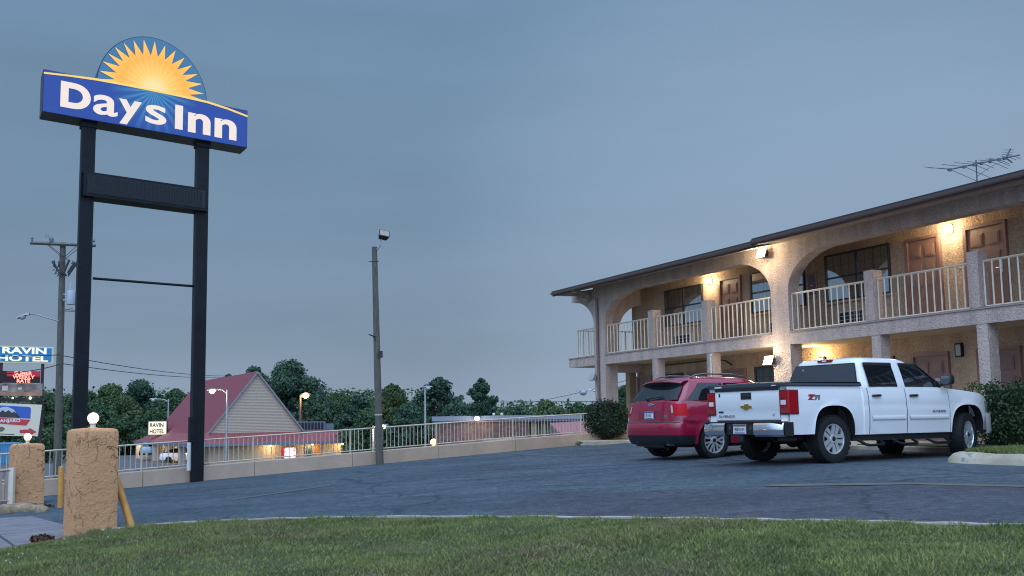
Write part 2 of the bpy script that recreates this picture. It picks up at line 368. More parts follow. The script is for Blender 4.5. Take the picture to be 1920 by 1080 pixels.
asp = bpy.data.materials.new('asphalt'); asp.use_nodes = True
def asphalt(m, c0, c1):
    nt = m.node_tree; bs = nt.nodes['Principled BSDF']; A = nt.nodes.new; K = nt.links.new
    t = A('ShaderNodeTexCoord'); big = A('ShaderNodeTexNoise'); big.inputs['Scale'].default_value = .35; big.inputs['Detail'].default_value = 5; K(t.outputs['Object'], big.inputs['Vector'])
    mp = A('ShaderNodeMapping'); mp.inputs['Rotation'].default_value = (0, 0, R(-40)); mp.inputs['Scale'].default_value = (.35, 1.3, 1); K(t.outputs['Object'], mp.inputs[0])
    st = A('ShaderNodeTexNoise'); st.inputs['Scale'].default_value = 1.0; st.inputs['Detail'].default_value = 5; K(mp.outputs[0], st.inputs['Vector'])
    fi = A('ShaderNodeTexNoise'); fi.inputs['Scale'].default_value = 42; fi.inputs['Detail'].default_value = 3; K(t.outputs['Object'], fi.inputs['Vector'])
    a1 = A('ShaderNodeMath'); a1.operation = 'ADD'; K(big.outputs[0], a1.inputs[0]); K(st.outputs[0], a1.inputs[1])
    mr = A('ShaderNodeMapRange'); mr.inputs[1].default_value = .72; mr.inputs[2].default_value = 1.3; K(a1.outputs[0], mr.inputs[0])
    cr = A('ShaderNodeMix'); cr.data_type = 'RGBA'; cr.inputs[6].default_value = (*c0, 1); cr.inputs[7].default_value = (*c1, 1); K(mr.outputs[0], cr.inputs[0])
    m2 = A('ShaderNodeMapRange'); m2.inputs[1].default_value = .3; m2.inputs[2].default_value = .7; m2.inputs[3].default_value = .55; m2.inputs[4].default_value = 1.5; K(fi.outputs[0], m2.inputs[0])
    md = A('ShaderNodeTexNoise'); md.inputs['Scale'].default_value = 7; md.inputs['Detail'].default_value = 5; md.inputs['Roughness'].default_value = .7; K(t.outputs['Object'], md.inputs['Vector'])
    mdr = A('ShaderNodeMapRange'); mdr.inputs[1].default_value = .34; mdr.inputs[2].default_value = .66; mdr.inputs[3].default_value = .62; mdr.inputs[4].default_value = 1.42; K(md.outputs[0], mdr.inputs[0])
    mdm = A('ShaderNodeMath'); mdm.operation = 'MULTIPLY'; K(m2.outputs[0], mdm.inputs[0]); K(mdr.outputs[0], mdm.inputs[1])
    ml = A('ShaderNodeMix'); ml.data_type = 'RGBA'; ml.blend_type = 'MULTIPLY'; ml.inputs[0].default_value = 1; K(cr.outputs[2], ml.inputs[6]); K(mdm.outputs[0], ml.inputs[7])
    vo = A('ShaderNodeTexVoronoi'); vo.feature = 'DISTANCE_TO_EDGE'; vo.inputs['Scale'].default_value = .16
    ds = A('ShaderNodeVectorMath'); ds.operation = 'MULTIPLY_ADD'; K(big.outputs['Color'], ds.inputs[0]); ds.inputs[1].default_value = (2.5, 2.5, 0); K(t.outputs['Object'], ds.inputs[2]); K(ds.outputs[0], vo.inputs['Vector'])
    ck = A('ShaderNodeMapRange'); ck.inputs[1].default_value = .0; ck.inputs[2].default_value = .008; ck.inputs[3].default_value = .5; ck.inputs[4].default_value = 1; K(vo.outputs['Distance'], ck.inputs[0])
    m3 = A('ShaderNodeMix'); m3.data_type = 'RGBA'; m3.blend_type = 'MULTIPLY'; m3.inputs[0].default_value = 1; K(ml.outputs[2], m3.inputs[6]); K(ck.outputs[0], m3.inputs[7])
    oil = A('ShaderNodeTexNoise'); oil.inputs['Scale'].default_value = 1.1; oil.inputs['Detail'].default_value = 6; oil.inputs['Roughness'].default_value = .65; K(t.outputs['Object'], oil.inputs['Vector'])
    om = A('ShaderNodeMapRange'); om.inputs[1].default_value = .60; om.inputs[2].default_value = .74; om.inputs[3].default_value = 1.0; om.inputs[4].default_value = .62; K(oil.outputs[0], om.inputs[0])
    ow = A('ShaderNodeMapRange'); ow.inputs[1].default_value = .25; ow.inputs[2].default_value = .42; ow.inputs[3].default_value = 1.28; ow.inputs[4].default_value = 1.0; K(oil.outputs[0], ow.inputs[0])
    oo = A('ShaderNodeMath'); oo.operation = 'MULTIPLY'; K(om.outputs[0], oo.inputs[0]); K(ow.outputs[0], oo.inputs[1])
    gr = A('ShaderNodeTexNoise'); gr.inputs['Scale'].default_value = 130; gr.inputs['Detail'].default_value = 1; K(t.outputs['Object'], gr.inputs['Vector'])
    gm = A('ShaderNodeMapRange'); gm.inputs[1].default_value = .62; gm.inputs[2].default_value = .72; gm.inputs[3].default_value = 1.0; gm.inputs[4].default_value = 2.1; K(gr.outputs[0], gm.inputs[0])
    og = A('ShaderNodeMath'); og.operation = 'MULTIPLY'; K(oo.outputs[0], og.inputs[0]); K(gm.outputs[0], og.inputs[1])
    m4 = A('ShaderNodeMix'); m4.data_type = 'RGBA'; m4.blend_type = 'MULTIPLY'; m4.inputs[0].default_value = 1; K(m3.outputs[2], m4.inputs[6]); K(og.outputs[0], m4.inputs[7]); m3 = m4
    K(m3.outputs[2], bs.inputs['Base Color']); bs.inputs['Roughness'].default_value = .8; bs.inputs['Specular IOR Level'].default_value = .3
    bp = A('ShaderNodeBump'); bp.inputs['Strength'].default_value = .5; bp.inputs['Distance'].default_value = .01; K(fi.outputs[0], bp.inputs['Height']); K(bp.outputs[0], bs.inputs['Normal'])
asphalt(asp, (.034, .049, .064), (.064, .088, .108))
asp2 = bpy.data.materials.new('newer_asphalt'); asp2.use_nodes = True; asphalt(asp2, (.038, .044, .058), (.060, .066, .082))

bm = bmesh.new(); nx, ny = 76, 62; vv = [[bm.verts.new((-30 + i, j, zl(-30 + i, j))) for i in range(nx)] for j in range(ny)]
for j in range(ny - 1):
    for i in range(nx - 1): bm.faces.new((vv[j][i], vv[j][i + 1], vv[j + 1][i + 1], vv[j + 1][i]))
bmesh.ops.bisect_plane(bm, geom=bm.verts[:] + bm.edges[:] + bm.faces[:], plane_co=(FA.x + FN.x * .12, FA.y + FN.y * .12, 0), plane_no=(FN.x, FN.y, 0), clear_outer=True)
me = bpy.data.meshes.new('parking_lot'); bm.to_mesh(me); bm.free(); me.materials.append(asp); me.shade_smooth()
o = bpy.data.objects.new('parking_lot', me); COL.objects.link(o); o['kind'] = 'structure'

def sheet(name, pxs, off, mat):
    """thin sheet over the lot whose outline was measured on the photograph"""
    P = [onlot(*p, off) for p in pxs]
    b = MB(); b.add(P, [tuple(range(len(P)))]); return b.build(name, mat, kind='structure')
def strip(name, p0, p1, wd, off, mat, n=14):
    d = (p1 - p0); d.z = 0; d.normalize(); nn = Vector((-d.y, d.x, 0)) * wd / 2
    rows = []
    for i in range(n + 1):
        c = p0 + (p1 - p0) * i / n
        rows.append([((c + s * nn).x, (c + s * nn).y, zl((c + s * nn).x, (c + s * nn).y) + off) for s in (-1, 1)])
    b = MB(); b.grid(rows); return b.build(name, mat, kind='structure')
PAINT = M('worn_yellow_paint', (.27, .23, .16), .85, var=.5, vscale=5, rgb2=(.095, .095, .09))
PAINTW = M('worn_pale_paint', (.14, .145, .14), .85, var=.35, vscale=6, rgb2=(.075, .085, .095))
# newer, darker patch of asphalt towards the lawn
q0, q1 = onlot(1010, 925), onlot(2100, 917); q2, q3 = onlot(2300, 1000), onlot(900, 975)
rows = []
for i in range(15):
    a = q0 + (q1 - q0) * i / 14; c = q3 + (q2 - q3) * i / 14
    a = a + Vector((0, .18 * math.sin(i * 1.9), 0))
    rows.append([((a + (c - a) * j / 6).x, (a + (c - a) * j / 6).y, zl((a + (c - a) * j / 6).x, (a + (c - a) * j / 6).y) + .004) for j in range(7)])
b = MB(); b.grid(rows); b.build('asphalt_patch', asp2, kind='structure')
strip('parking_line', onlot(1440, 911), onlot(2060, 916), .30, .008, PAINT)
strip('parking_line', onlot(1290, 868), onlot(1700, 857), .22, .006, PAINTW)
strip('parking_line', onlot(1060, 858), onlot(1165, 848), .22, .006, PAINTW)
strip('parking_line', onlot(960, 851), onlot(1060, 856), .22, .006, PAINTW)
strip('parking_line', onlot(430, 938), onlot(620, 910), .24, .006, PAINTW)

# ---- lawn with kerb
EP = [(-420, 1150), (-150, 1075), (0, 1035), (37, 1027), (62, 1023), (92, 1015), (123, 1011), (135, 1006), (167, 1001), (215, 994), (258, 991), (300, 985), (400, 980), (500, 976), (620, 973), (800, 972), (960, 972.5), (1130, 974), (1300, 976.5), (1450, 979), (1600, 982), (1760, 986), (1920, 990), (2150, 997), (2500, 1008), (3000, 1025)]
LO = [.0, .0, .01, .02, .03, .04, .05, .06, .08, .10] + [.12] * (len(EP) - 10)
E0 = [onlot(p[0], p[1], o_) for p, o_ in zip(EP, LO)]
EDGE = []; EO = []
for i in range(len(E0) - 1):
    for k in range(6):
        t = k / 6; EDGE.append(E0[i].lerp(E0[i + 1], t)); EO.append(LO[i] * (1 - t) + LO[i + 1] * t)
g = random.Random(3)
def bumpy(x, y): return .022 * math.sin(x * 1.7 + y * .6) + .018 * math.sin(y * 2.3 - x * .9) + .01 * math.sin(4.1 * x + 3 * y)
def lawnpt(i, s):
    e_ = EDGE[i]; nr = Vector((e_.x * .55 - 1.0, -4.0, 0)); p = Vector((e_.x, e_.y, 0)).lerp(nr, s)
    off = EO[i] + (.12 - EO[i]) * min(1, s * 6)
    return Vector((p.x, p.y, zl(p.x, p.y) + off + bumpy(p.x, p.y) * min(1, s * 12) + .012 - .03 * s))
SS = [0, .015, .03, .05, .08, .12, .16, .2, .25, .3, .36, .42, .5, .6, .75, 1]
b = MB(); b.grid([[lawnpt(i, s) for s in SS] for i in range(len(EDGE))])
b.build('lawn', M('lawn_soil', (.045, .055, .02), .95, var=.5, vscale=1.4, rgb2=(.085, .07, .035)), smooth=60, kind='structure')
rows = []
for i in range(48, len(EDGE)):
    a = EDGE[i]; j = min(i + 1, len(EDGE) - 1); d = (EDGE[j] - EDGE[j - 1]); d.z = 0; d.normalize(); nn = Vector((-d.y, d.x, 0))
    z = a.z + .026 + .004 * math.sin(i * 1.3); o1 = a + nn * -.01; o2 = a + nn * .09
    rows.append([(o1.x, o1.y, z - .1), (o1.x, o1.y, z), (o2.x, o2.y, z), (o2.x, o2.y, z - .3)])
b = MB(); b.grid(rows); b.build('kerb', M('kerb_concrete', (.40, .33, .29), .9, var=.3, vscale=3, bump=.2), kind='structure')

# grass blades: one mass nobody could count
rg = np.random.default_rng(5); NB = 230000
pe = np.array([[[*lawnpt(i, s)] for s in SS[:14]] for i in range(len(EDGE))])
el = np.linalg.norm(pe[1:, 0] - pe[:-1, 0], axis=1); vis = (np.arange(len(el)) >= 6) & (np.arange(len(el)) < 140); el = el * vis; ii = rg.choice(len(el), NB, p=el / el.sum())
ss = .012 + rg.random(NB) ** 1.15 * .49; kk = np.clip(np.searchsorted(np.array(SS[:14]), ss, side='right') - 1, 0, 12); s0 = np.array(SS)[kk]; s1 = np.array(SS)[kk + 1]
ft = ((ss - s0) / (s1 - s0))[:, None]; fi_ = rg.random(NB)[:, None]
P = (pe[ii, kk] * (1 - ft) + pe[ii, kk + 1] * ft) * (1 - fi_) + (pe[ii + 1, kk] * (1 - ft) + pe[ii + 1, kk + 1] * ft) * fi_
pn = np.sin(P[:, 0] * 1.9 + 1.3 * np.sin(P[:, 1] * 1.3)) * np.sin(P[:, 1] * 2.2 + P[:, 0]) 
hh = (.013 + .022 * rg.random(NB)) * (1 + .35 * pn); an = rg.random(NB) * 6.283; le = rg.normal(size=(NB, 2)) * .55
wd = .0045 + .003 * rg.random(NB); dx = np.stack([np.cos(an) * wd, np.sin(an) * wd, np.zeros(NB)], 1)
tip = P + np.stack([le[:, 0] * hh, le[:, 1] * hh, hh], 1); V = np.stack([P - dx, P + dx, tip], 1).reshape(-1, 3)
V[:, 2] -= .002
o = rawquads('grass', V, foliage('grass_blades', (.050, .092, .022), (.30, .335, .105), .7, .2, 2.2), k=3); o['kind'] = 'stuff'
nd = 24000; sel = rg.permutation(NB)[:nd * 3]; dry = np.sin(P[sel, 0] * 1.1 + 2.0 * np.sin(P[sel, 1] * .9 + 1)) + .8 * np.sin(P[sel, 1] * 3.1 - P[sel, 0] * 2.3) + rg.normal(size=len(sel)) * .5
sel = sel[dry > .55][:nd]; Q = P[sel] + rg.normal(size=(len(sel), 3)) * np.array([.02, .02, 0]); h2 = (.018 + .03 * rg.random(len(sel))); l2 = rg.normal(size=(len(sel), 2)) * .8; d2 = dx[sel] * 1.1
V2 = np.stack([Q - d2, Q + d2, Q + np.stack([l2[:, 0] * h2, l2[:, 1] * h2, h2], 1)], 1).reshape(-1, 3)
o = rawquads('dry_grass', V2, foliage('dry_blades', (.10, .075, .035), (.30, .23, .13), .8, .15, .9), k=3); o['kind'] = 'stuff'
# longer, ragged tufts that lean over the kerb
ei = rg.integers(48, 140, 5200); fe = rg.random((5200, 1)); clus = (np.sin(ei * 1.7) + np.sin(ei * .53 + 1) + rg.normal(size=5200) * .6) > .2; ei, fe = ei[clus], fe[clus]; ne = len(ei)
Q = pe[ei, 0] * (1 - fe) + pe[ei + 1, 0] * fe; Q[:, 1] -= .01 + .09 * rg.random(ne); h3 = .022 + .04 * rg.random(ne); l3 = rg.normal(size=(ne, 2)) * .5; a3 = rg.random(ne) * 6.28; d3 = np.stack([np.cos(a3), np.sin(a3), 0 * a3], 1) * .005
o = rawquads('edge_grass', np.stack([Q - d3, Q + d3, Q + np.stack([l3[:, 0] * h3, l3[:, 1] * h3 + .01, h3], 1)], 1).reshape(-1, 3), MATS['grass_blades'], k=3); o['kind'] = 'stuff'
fl = MB()
for k in range(52):
    i = g.choice(range(20, 120)); p = lawnpt(i, g.random() * .4 if k > 30 else .12 + .2 * g.random())
    if k <= 30: i = g.choice(range(14, 52)); p = lawnpt(i, .03 + .3 * g.random())
    r_ = .005 + .005 * g.random(); fl.sph((p.x, p.y, p.z + .036), r_, 4)
o = fl.build('clover_flowers', M('white_clover', (.42, .42, .36), .8)); o['kind'] = 'stuff'

# paved walk at the foot of the lawn, by the gate pillars
pv = bpy.data.materials.new('walk_concrete'); pv.use_nodes = True
nt = pv.node_tree; bs = nt.nodes['Principled BSDF']; A = nt.nodes.new; K = nt.links.new
t = A('ShaderNodeTexCoord'); mp = A('ShaderNodeMapping'); mp.inputs['Rotation'].default_value = (0, 0, R(-30)); K(t.outputs['Object'], mp.inputs[0])
br = A('ShaderNodeTexBrick'); br.inputs['Scale'].default_value = 1; br.inputs['Brick Width'].default_value = 1.5; br.inputs['Row Height'].default_value = 1.5; br.offset = 0
br.inputs['Mortar Size'].default_value = .02; br.inputs['Color1'].default_value = (.21, .19, .20, 1); br.inputs['Color2'].default_value = (.17, .16, .175, 1); br.inputs['Mortar'].default_value = (.05, .05, .05, 1)
K(mp.outputs[0], br.inputs[0]); nz_ = A('ShaderNodeTexNoise'); nz_.inputs['Scale'].default_value = 3; nz_.inputs['Detail'].default_value = 6; K(t.outputs['Object'], nz_.inputs['Vector'])
mr_ = A('ShaderNodeMapRange'); mr_.inputs[3].default_value = .6; mr_.inputs[4].default_value = 1.35; K(nz_.outputs[0], mr_.inputs[0])
ml = A('ShaderNodeMix'); ml.data_type = 'RGBA'; ml.blend_type = 'MULTIPLY'; ml.inputs[0].default_value = 1; K(br.outputs[0], ml.inputs[6]); K(mr_.outputs[0], ml.inputs[7]); K(ml.outputs[2], bs.inputs['Base Color']); bs.inputs['Roughness'].default_value = .85
wp = [onlot(*p, .004) for p in [(-200, 972), (0, 971), (60, 968), (125, 985), (132, 1012), (60, 1030), (0, 1045), (-300, 1130)]]
b = MB(); b.add(wp, [tuple(range(len(wp)))]); b.build('sidewalk', pv, kind='structure')

# ================================================================== BOUNDARY WALL AND RAILING
def onfence(t, off=0.0):
    p = FA + FD * t + FN * off; return Vector((p.x, p.y, zl(p.x, p.y)))
T0, T1 = -8.0, 17.6
wt = thing('boundary_wall', onfence(5), 'low cream painted concrete wall under the white railing along the lot edge', 'wall')
JO = [T0 + 2.86 * i for i in range(10)]; JO[-1] = T1
o0 = wt.location
for a, c in zip(JO[:-1], JO[1:]):
    b = MB(); n = 4
    rows = []
    for i in range(n + 1):
        t_ = a + .008 + (c - a - .016) * i / n
        fr, bk = onfence(t_, -.10) - o0, onfence(t_, .12) - o0; zt = onfence(t_).z - o0.z + .36
        rows.append([(fr.x, fr.y, fr.z - .3), (fr.x, fr.y, zt - .015), (fr.x + FN.x * .02, fr.y + FN.y * .02, zt), (bk.x, bk.y, zt), (bk.x, bk.y, fr.z - 1.5)])
    b.grid(rows); b.f += [tuple(range(5))[::-1], tuple(range(n * 5, n * 5 + 5))]; b.m += [0, 0]
    b.build('wall_section', CONC, wt)
ft = thing('metal_railing', onfence(5) + Vector((0, 0, .36)), 'white metal railing with thin upright bars on the long concrete boundary wall', 'railing')
o0 = ft.location
for k, (a, c) in enumerate(zip(JO[:-1], JO[1:])):
    def fp(t_, h): q = onfence(t_, .02); return Vector((q.x, q.y, q.z + .36 + h)) - o0
    b = MB(); b.tube([fp(a, 0), fp(a, .635)], .024, 4); b.build('post', FENCEW, ft)
    b = MB(); b.tube([fp(a, .62), fp(c, .62)], .020, 4); b.build('top_rail', FENCEW, ft)
    b = MB(); b.tube([fp(a, .05), fp(c, .05)], .015, 4); n = 22
    for i in range(1, n):
        if (k * 31 + i * 7) % 61 == 0: continue
        t_ = a + (c - a) * i / n; b.tube([fp(t_, .05), fp(t_ + random.uniform(-.004, .004), .61)], .0095, 4, False)
    b.build('rail_panel', FENCEW, ft)
# small weeds that grow from wall cracks
def weed(name, p, h, n, label, group=None, r=.12):
    t = thing(name, p, label, 'plant', group=group); b = MB()
    gg = random.Random(int(p.x * 1000))
    ends = []
    for i in range(n):
        a = gg.random() * 6.28; e_ = Vector((math.cos(a) * r * gg.random() * 1.4, math.sin(a) * r * gg.random(), h * (.6 + .5 * gg.random()))); ends.append(e_); b.tube([(0, 0, 0), e_ * .5 + Vector((.01, 0, 0)), e_], .004, 4, r2=.002)
    b.build('stem', M('weed_stem', (.05, .07, .03), .8), t)
    leaves('leaves', [(e_.x * .8, e_.y * .8, e_.z * .75, r * .5, r * .5, h * .3) for e_ in ends], n * 14, .022, foliage('weed_leaf', (.02, .045, .015), (.07, .11, .035)), t, int(h * 999))
    return t
q = onlot(643, 872); weed('weed_sprig', q + Vector((0, -.03, 0)), .26, 5, 'small dark weed growing against the concrete wall left of the wooden floodlight pole')

# ================================================================== GATE PILLARS WITH GLOBES, BOLLARDS
def pillar(p, wd, h, ang, name, label, lab2, pw):
    t = thing('gate_pillar', p, label, 'pillar', R(ang), 'stucco gate pillars with lit globes')
    b = MB(); n = 12; rows = []
    gg = random.Random(int(h * 100))
    def ring(z, k):
        r_ = []
        hw = wd / 2 * k
        for s in range(4):
            for i in range(6):
                f_ = (-1, -.97, -.6, 0, .6, .97)[i]; c_ = {0: (f_, -1), 1: (1, f_), 2: (-f_, 1), 3: (-1, -f_)}[s]
                d_ = max(abs(c_[0]), abs(c_[1])); x_, y_ = c_
                q_ = (abs(x_) ** 22 + abs(y_) ** 22) ** (1 / 22)
                j = 1 + gg.uniform(-.012, .012)
                r_.append((x_ / q_ * hw * j, y_ / q_ * hw * j, z + gg.uniform(-.006, .006)))
        return r_
    for i in range(n + 1): rows.append(ring(-.15 + (h + .13) * i / n, 1.04 - .05 * i / n))
    rows.append(ring(h + .005, .93)); rows.append(ring(h + .02, .80)); rows.append(ring(h + .03, .3)); rows.append(ring(h + .032, .02))
    b.grid(rows, True); b.build('shaft', PIL, t, smooth=38)
    gl = thing('globe_lamp', p + Vector((0, 0, h + .01)), lab2, 'lamp', 0, 'globe lamps on the gate pillars')
    b = MB(); b.lathe([(.055, 0), (.055, .03), (.035, .035), (.035, .07), (.05, .075), (.05, .085)], 16); b.build('base', M('white_fitting', (.65, .6, .52), .5), gl, smooth=40)
    b = MB(); b.sph((0, 0, .150), .072, 10); b.build('globe', GLOBE, gl, smooth=80, bevel=0)
    light('globe_light', (0, 0, .155), pw, (1, .72, .38), .08, gl)
    return t
pc1 = onlot(170, 1000); pc1 = Vector((-5.50, 14.45, 0)); pc1.z = zl(pc1.x, pc1.y) - .02
pillar(pc1, .53, 1.34, 36, 'gate_pillar', 'nearest and taller tan stucco gate pillar, beside the leaning yellow pipe bollard', 'larger lit globe lamp on the pillar beside the leaning bollard', 10)
pc2 = Vector((-9.62, 21.9, 0)); pc2.z = EYE - (948 - 801.3) * 21.7 / 2060
pillar(pc2, .56, 1.20, 35, 'gate_pillar', 'farther tan stucco gate pillar with a broken kerb at its foot', 'smaller lit globe lamp on the farther gate pillar above the broken kerb', 6)
def bollard(p0, p1, r, label):
    t = thing('pipe_bollard', p0, label, 'bollard', 0, 'yellow pipe bollards by the gate')
    d = p1 - p0; b = MB(); b.tube([d * -.05, d * .3, d * .7, d * .985, d], r, 14); b.build('pipe', YELP, t, smooth=50)
    b = MB(); n_ = d.normalized(); b.tube([d, d + n_ * .012], r * .9, 14); b.tube([d + n_ * .012, d + n_ * .02], r * .6, 14); b.build('cap', M('concrete_fill', (.4, .36, .28), .9), t)
bollard(onlot(249, 994), at(208, 868, 14.75), .048, 'leaning yellow pipe bollard beside the nearest gate pillar')
q = onlot(113, 952); bollard(q, at(115, 876, q.y), .05, 'upright yellow pipe bollard standing between the two gate pillars')
# broken kerb stones
for (px, py, sx, sy, sz, lab) in [(28, 960, .40, .2, .13, 'long broken cream kerb stone at the foot of the farther gate pillar'), (60, 958, .24, .15, .10, 'smaller broken tan kerb stone in front of the farther gate pillar'), (78, 960, .12, .1, .09, 'small round whitish rubble stone at the end of the broken kerb')]:
    bm = bmesh.new(); bmesh.ops.create_icosphere(bm, subdivisions=3, radius=1)
    gg = random.Random(px)
    ph = [gg.random() * 6 for _ in range(6)]
    for v in bm.verts:
        c_ = v.co; m_ = max(abs(c_.x), abs(c_.y), abs(c_.z)); c_ *= .6 + .4 / m_ * .8; j = 1 + .10 * math.sin(4 * c_.x + ph[0]) * math.sin(5 * c_.y + ph[1]) + .06 * math.sin(9 * c_.z + ph[2] + 7 * c_.x)
        v.co = Vector((c_.x * sx * j, c_.y * sy * j, c_.z * sz * j))
    me = bpy.data.meshes.new('kerb_stone'); bm.to_mesh(me); bm.free(); me.materials.append(M('broken_stone', (.27, .20, .125), .9, var=.45, vscale=6, bump=.4)); me.shade_smooth()
    o = bpy.data.objects.new('kerb_stone', me); COL.objects.link(o); q = onlot(px, py); o.location = (q.x, q.y, q.z + sz * .25); o.rotation_euler = (0, 0, R(20)); tag(o, lab, 'stone', 'broken kerb stones')
# litter of dead leaves at the lawn corner
cl = onlot(80, 1016, .03); o = leaves('dead_leaves', [(cl.x, cl.y, cl.z + .03, .16, .09, .05)], 150, .03, foliage('dead_leaf', (.03, .02, .012), (.14, .07, .035)), None, 4); o['kind'] = 'stuff'
cl = onlot(52, 953, .0); o = leaves('dirt', [(cl.x, cl.y, cl.z + .01, .5, .22, .07)], 700, .03, foliage('dirt_crumb', (.02, .018, .014), (.08, .065, .045)), None, 6); o['kind'] = 'stuff'
# picket side railing at the gate
q = onlot(20, 950); fb = thing('picket_railing', Vector((q.x, q.y, q.z)), 'short cream slatted railing joining the farther gate pillar, cut off by the picture edge', 'railing')
hp = (951 - 880) * q.y / 2060; dl = Vector((-.75, -.66, -.035))
b = MB(); b.box(-.05, .05, -.05, .05, -.1, hp); b.build('post', RAILW, fb)
b = MB(); b.tube([(0, 0, hp - .04), dl * 2.6 + Vector((0, 0, hp - .04))], .035, 4); b.tube([(0, 0, .12), dl * 2.6 + Vector((0, 0, .12))], .03, 4)
for i in range(1, 26): b.tube([dl * .1 * i + Vector((0, 0, .1)), dl * .1 * i + Vector((0, 0, hp - .06))], .03, 4)
b.build('rail_panel', M('cream_brown_rail_paint', (.36, .28, .22), .6, var=.1), fb)  # the panel's own paint is a browner cream than the post

# ================================================================== THE MOTEL PYLON SIGN
gz = zl(-9, 25)
SA = R(43.74); sg = thing('motel_sign', (-10.34, 23.8, gz), 'tall blue lit motel sign with a yellow rising sun on two black posts', 'sign', SA)
def Z(z): return z - gz
# cabinet and sun
def signmat(name, kind):
    m = bpy.data.materials.new(name); m.use_nodes = True; nt = m.node_tree; bs = nt.nodes['Principled BSDF']; A = nt.nodes.new; K = nt.links.new
    t = A('ShaderNodeTexCoord'); sp = A('ShaderNodeSeparateXYZ'); K(t.outputs['Object'], sp.inputs[0])
    def ma(op, a, b=None, c=None, cl=False):
        n = A('ShaderNodeMath'); n.operation = op; n.use_clamp = cl
        for i, v in enumerate((a, b, c)):
            if v is None: continue
            if isinstance(v, (int, float)): n.inputs[i].default_value = v
            else: K(v, n.inputs[i])
        return n.outputs[0]
    dx = ma('SUBTRACT', sp.outputs[0], 2.54); dz = ma('SUBTRACT', sp.outputs[2], Z(9.20))
    rr = ma('SQRT', ma('ADD', ma('MULTIPLY', dx, dx), ma('MULTIPLY', dz, dz))); th = ma('ARCTAN2', dz, dx)
    def mix(f, a, b_):
        n = A('ShaderNodeMix'); n.data_type = 'RGBA'
        for i, v in ((0, f), (6, a), (7, b_)):
            if isinstance(v, tuple): n.inputs[i].default_value = (*v, 1)
            elif isinstance(v, (int, float)): n.inputs[i].default_value = v
            else: K(v, n.inputs[i])
        return n.outputs[2]
    ray_ = ma('POWER', ma('ABSOLUTE', ma('SINE', ma('MULTIPLY', th, 16.0))), 2.0)
    if kind == 'sun':
        cr = A('ShaderNodeValToRGB'); K(ma('DIVIDE', rr, 1.35), cr.inputs[0]); c = cr.color_ramp
        c.elements[0].position = .0; c.elements[0].color = (1, .74, .44, 1); c.elements[1].position = 1; c.elements[1].color = (1, .62, .16, 1)
        for p_, k_ in ((.17, (1, .70, .36)), (.30, (1, .58, .13)), (.6, (1, .42, .045)), (.8, (.95, .52, .10))):
            e_ = c.elements.new(p_); e_.color = (*k_, 1)
        f_ = ma('MULTIPLY', ray_, ma('MULTIPLY', ma('SUBTRACT', 1.0, ma('DIVIDE', rr, 1.0), None, True), .75)); col = mix(f_, cr.outputs[0], (1, .68, .2))
    elif kind == 'box':
        fall = ma('SUBTRACT', 1.0, ma('DIVIDE', rr, 1.15), None, True); fall2 = ma('POWER', fall, 1.6)
        ray2 = ma('POWER', ma('ABSOLUTE', ma('SINE', ma('MULTIPLY', th, 12.0))), 3.0)
        col = mix(ma('MULTIPLY', fall2, .55), (.014, .062, .37), (.03, .24, .52)); col = mix(ma('MULTIPLY', ray2, ma('MULTIPLY', fall, .85)), col, (.09, .38, .55))
    else:
        col = mix(ma('DIVIDE', rr, 1.4, None, True), (.03, .17, .50), (.055, .19, .36))
    K(col, bs.inputs['Base Color']); K(col, bs.inputs['Emission Color']); bs.inputs['Emission Strength'].default_value = .80 if kind != 'sun' else .95; bs.inputs['Roughness'].default_value = .3
    dk = A('ShaderNodeMix'); dk.data_type = 'RGBA'; dk.blend_type = 'MULTIPLY'; dk.inputs[0].default_value = 1; K(col, dk.inputs[6]); dk.inputs[7].default_value = (.08, .08, .08, 1); K(dk.outputs[2], bs.inputs['Base Color'])
    return m
CAB = M('sign_cabinet_metal', (.02, .024, .05), .45, var=.1)
b = MB(); b.box(-.06, 5.07, .012, .70, Z(8.22), Z(9.20)); cab = b.build('cabinet', CAB, sg, bevel=.012)
b = MB(); b.prism([(-.045, Z(8.235)), (5.055, Z(8.235)), (5.055, Z(9.03)), (4.5, Z(9.105)), (3.93, Z(9.165)), (3.2, Z(9.185)), (1.9, Z(9.185)), (1.15, Z(9.165)), (.5, Z(9.12)), (-.045, Z(9.07))], 0, .02); b.build('panel_face', signmat('sign_blue_face', 'box'), cab)
b = MB(); b.prism([(-.045, Z(9.075)), (.5, Z(9.125)), (1.15, Z(9.17)), (3.93, Z(9.17)), (4.5, Z(9.11)), (5.055, Z(9.035)), (5.055, Z(9.19)), (-.045, Z(9.19))], .004, .02); b.build('panel_top', M('sign_dark_blue', (.012, .03, .12), .4, emit=(.013, .035, .15), estr=.8), cab)
YEL = M('sign_yellow', (.3, .2, .05), .4, emit=(.72, .50, .14), estr=1.0)
b = MB(); lo = [(-.05, 9.085), (.5, 9.135), (1.15, 9.175), (1.9, 9.19), (3.2, 9.19), (3.93, 9.175), (4.5, 9.115), (5.06, 9.02)]; hi = [(-.05, 9.125), (.5, 9.175), (1.15, 9.225), (1.9, 9.235), (3.2, 9.235), (3.93, 9.225), (4.5, 9.16), (5.06, 9.065)]
b.prism([(x, Z(z)) for x, z in lo] + [(x, Z(z)) for x, z in hi[::-1]], -.012, .008); b.build('yellow_band', YEL, cab)
dp = arc(2.54, Z(9.12), 1.40, 1.41, 0, 180, 40)
b = MB(); b.prism(dp, .03, .52); disc = b.build('sun_disc', M('disc_edge', (.03, .07, .13), .5), sg)
b = MB(); b.prism([(x * .985 + 2.54 * .015, (z - Z(9.12)) * .985 + Z(9.12)) for x, z in dp], .012, .031); b.build('disc_face', signmat('sign_disc_face', 'disc'), disc)
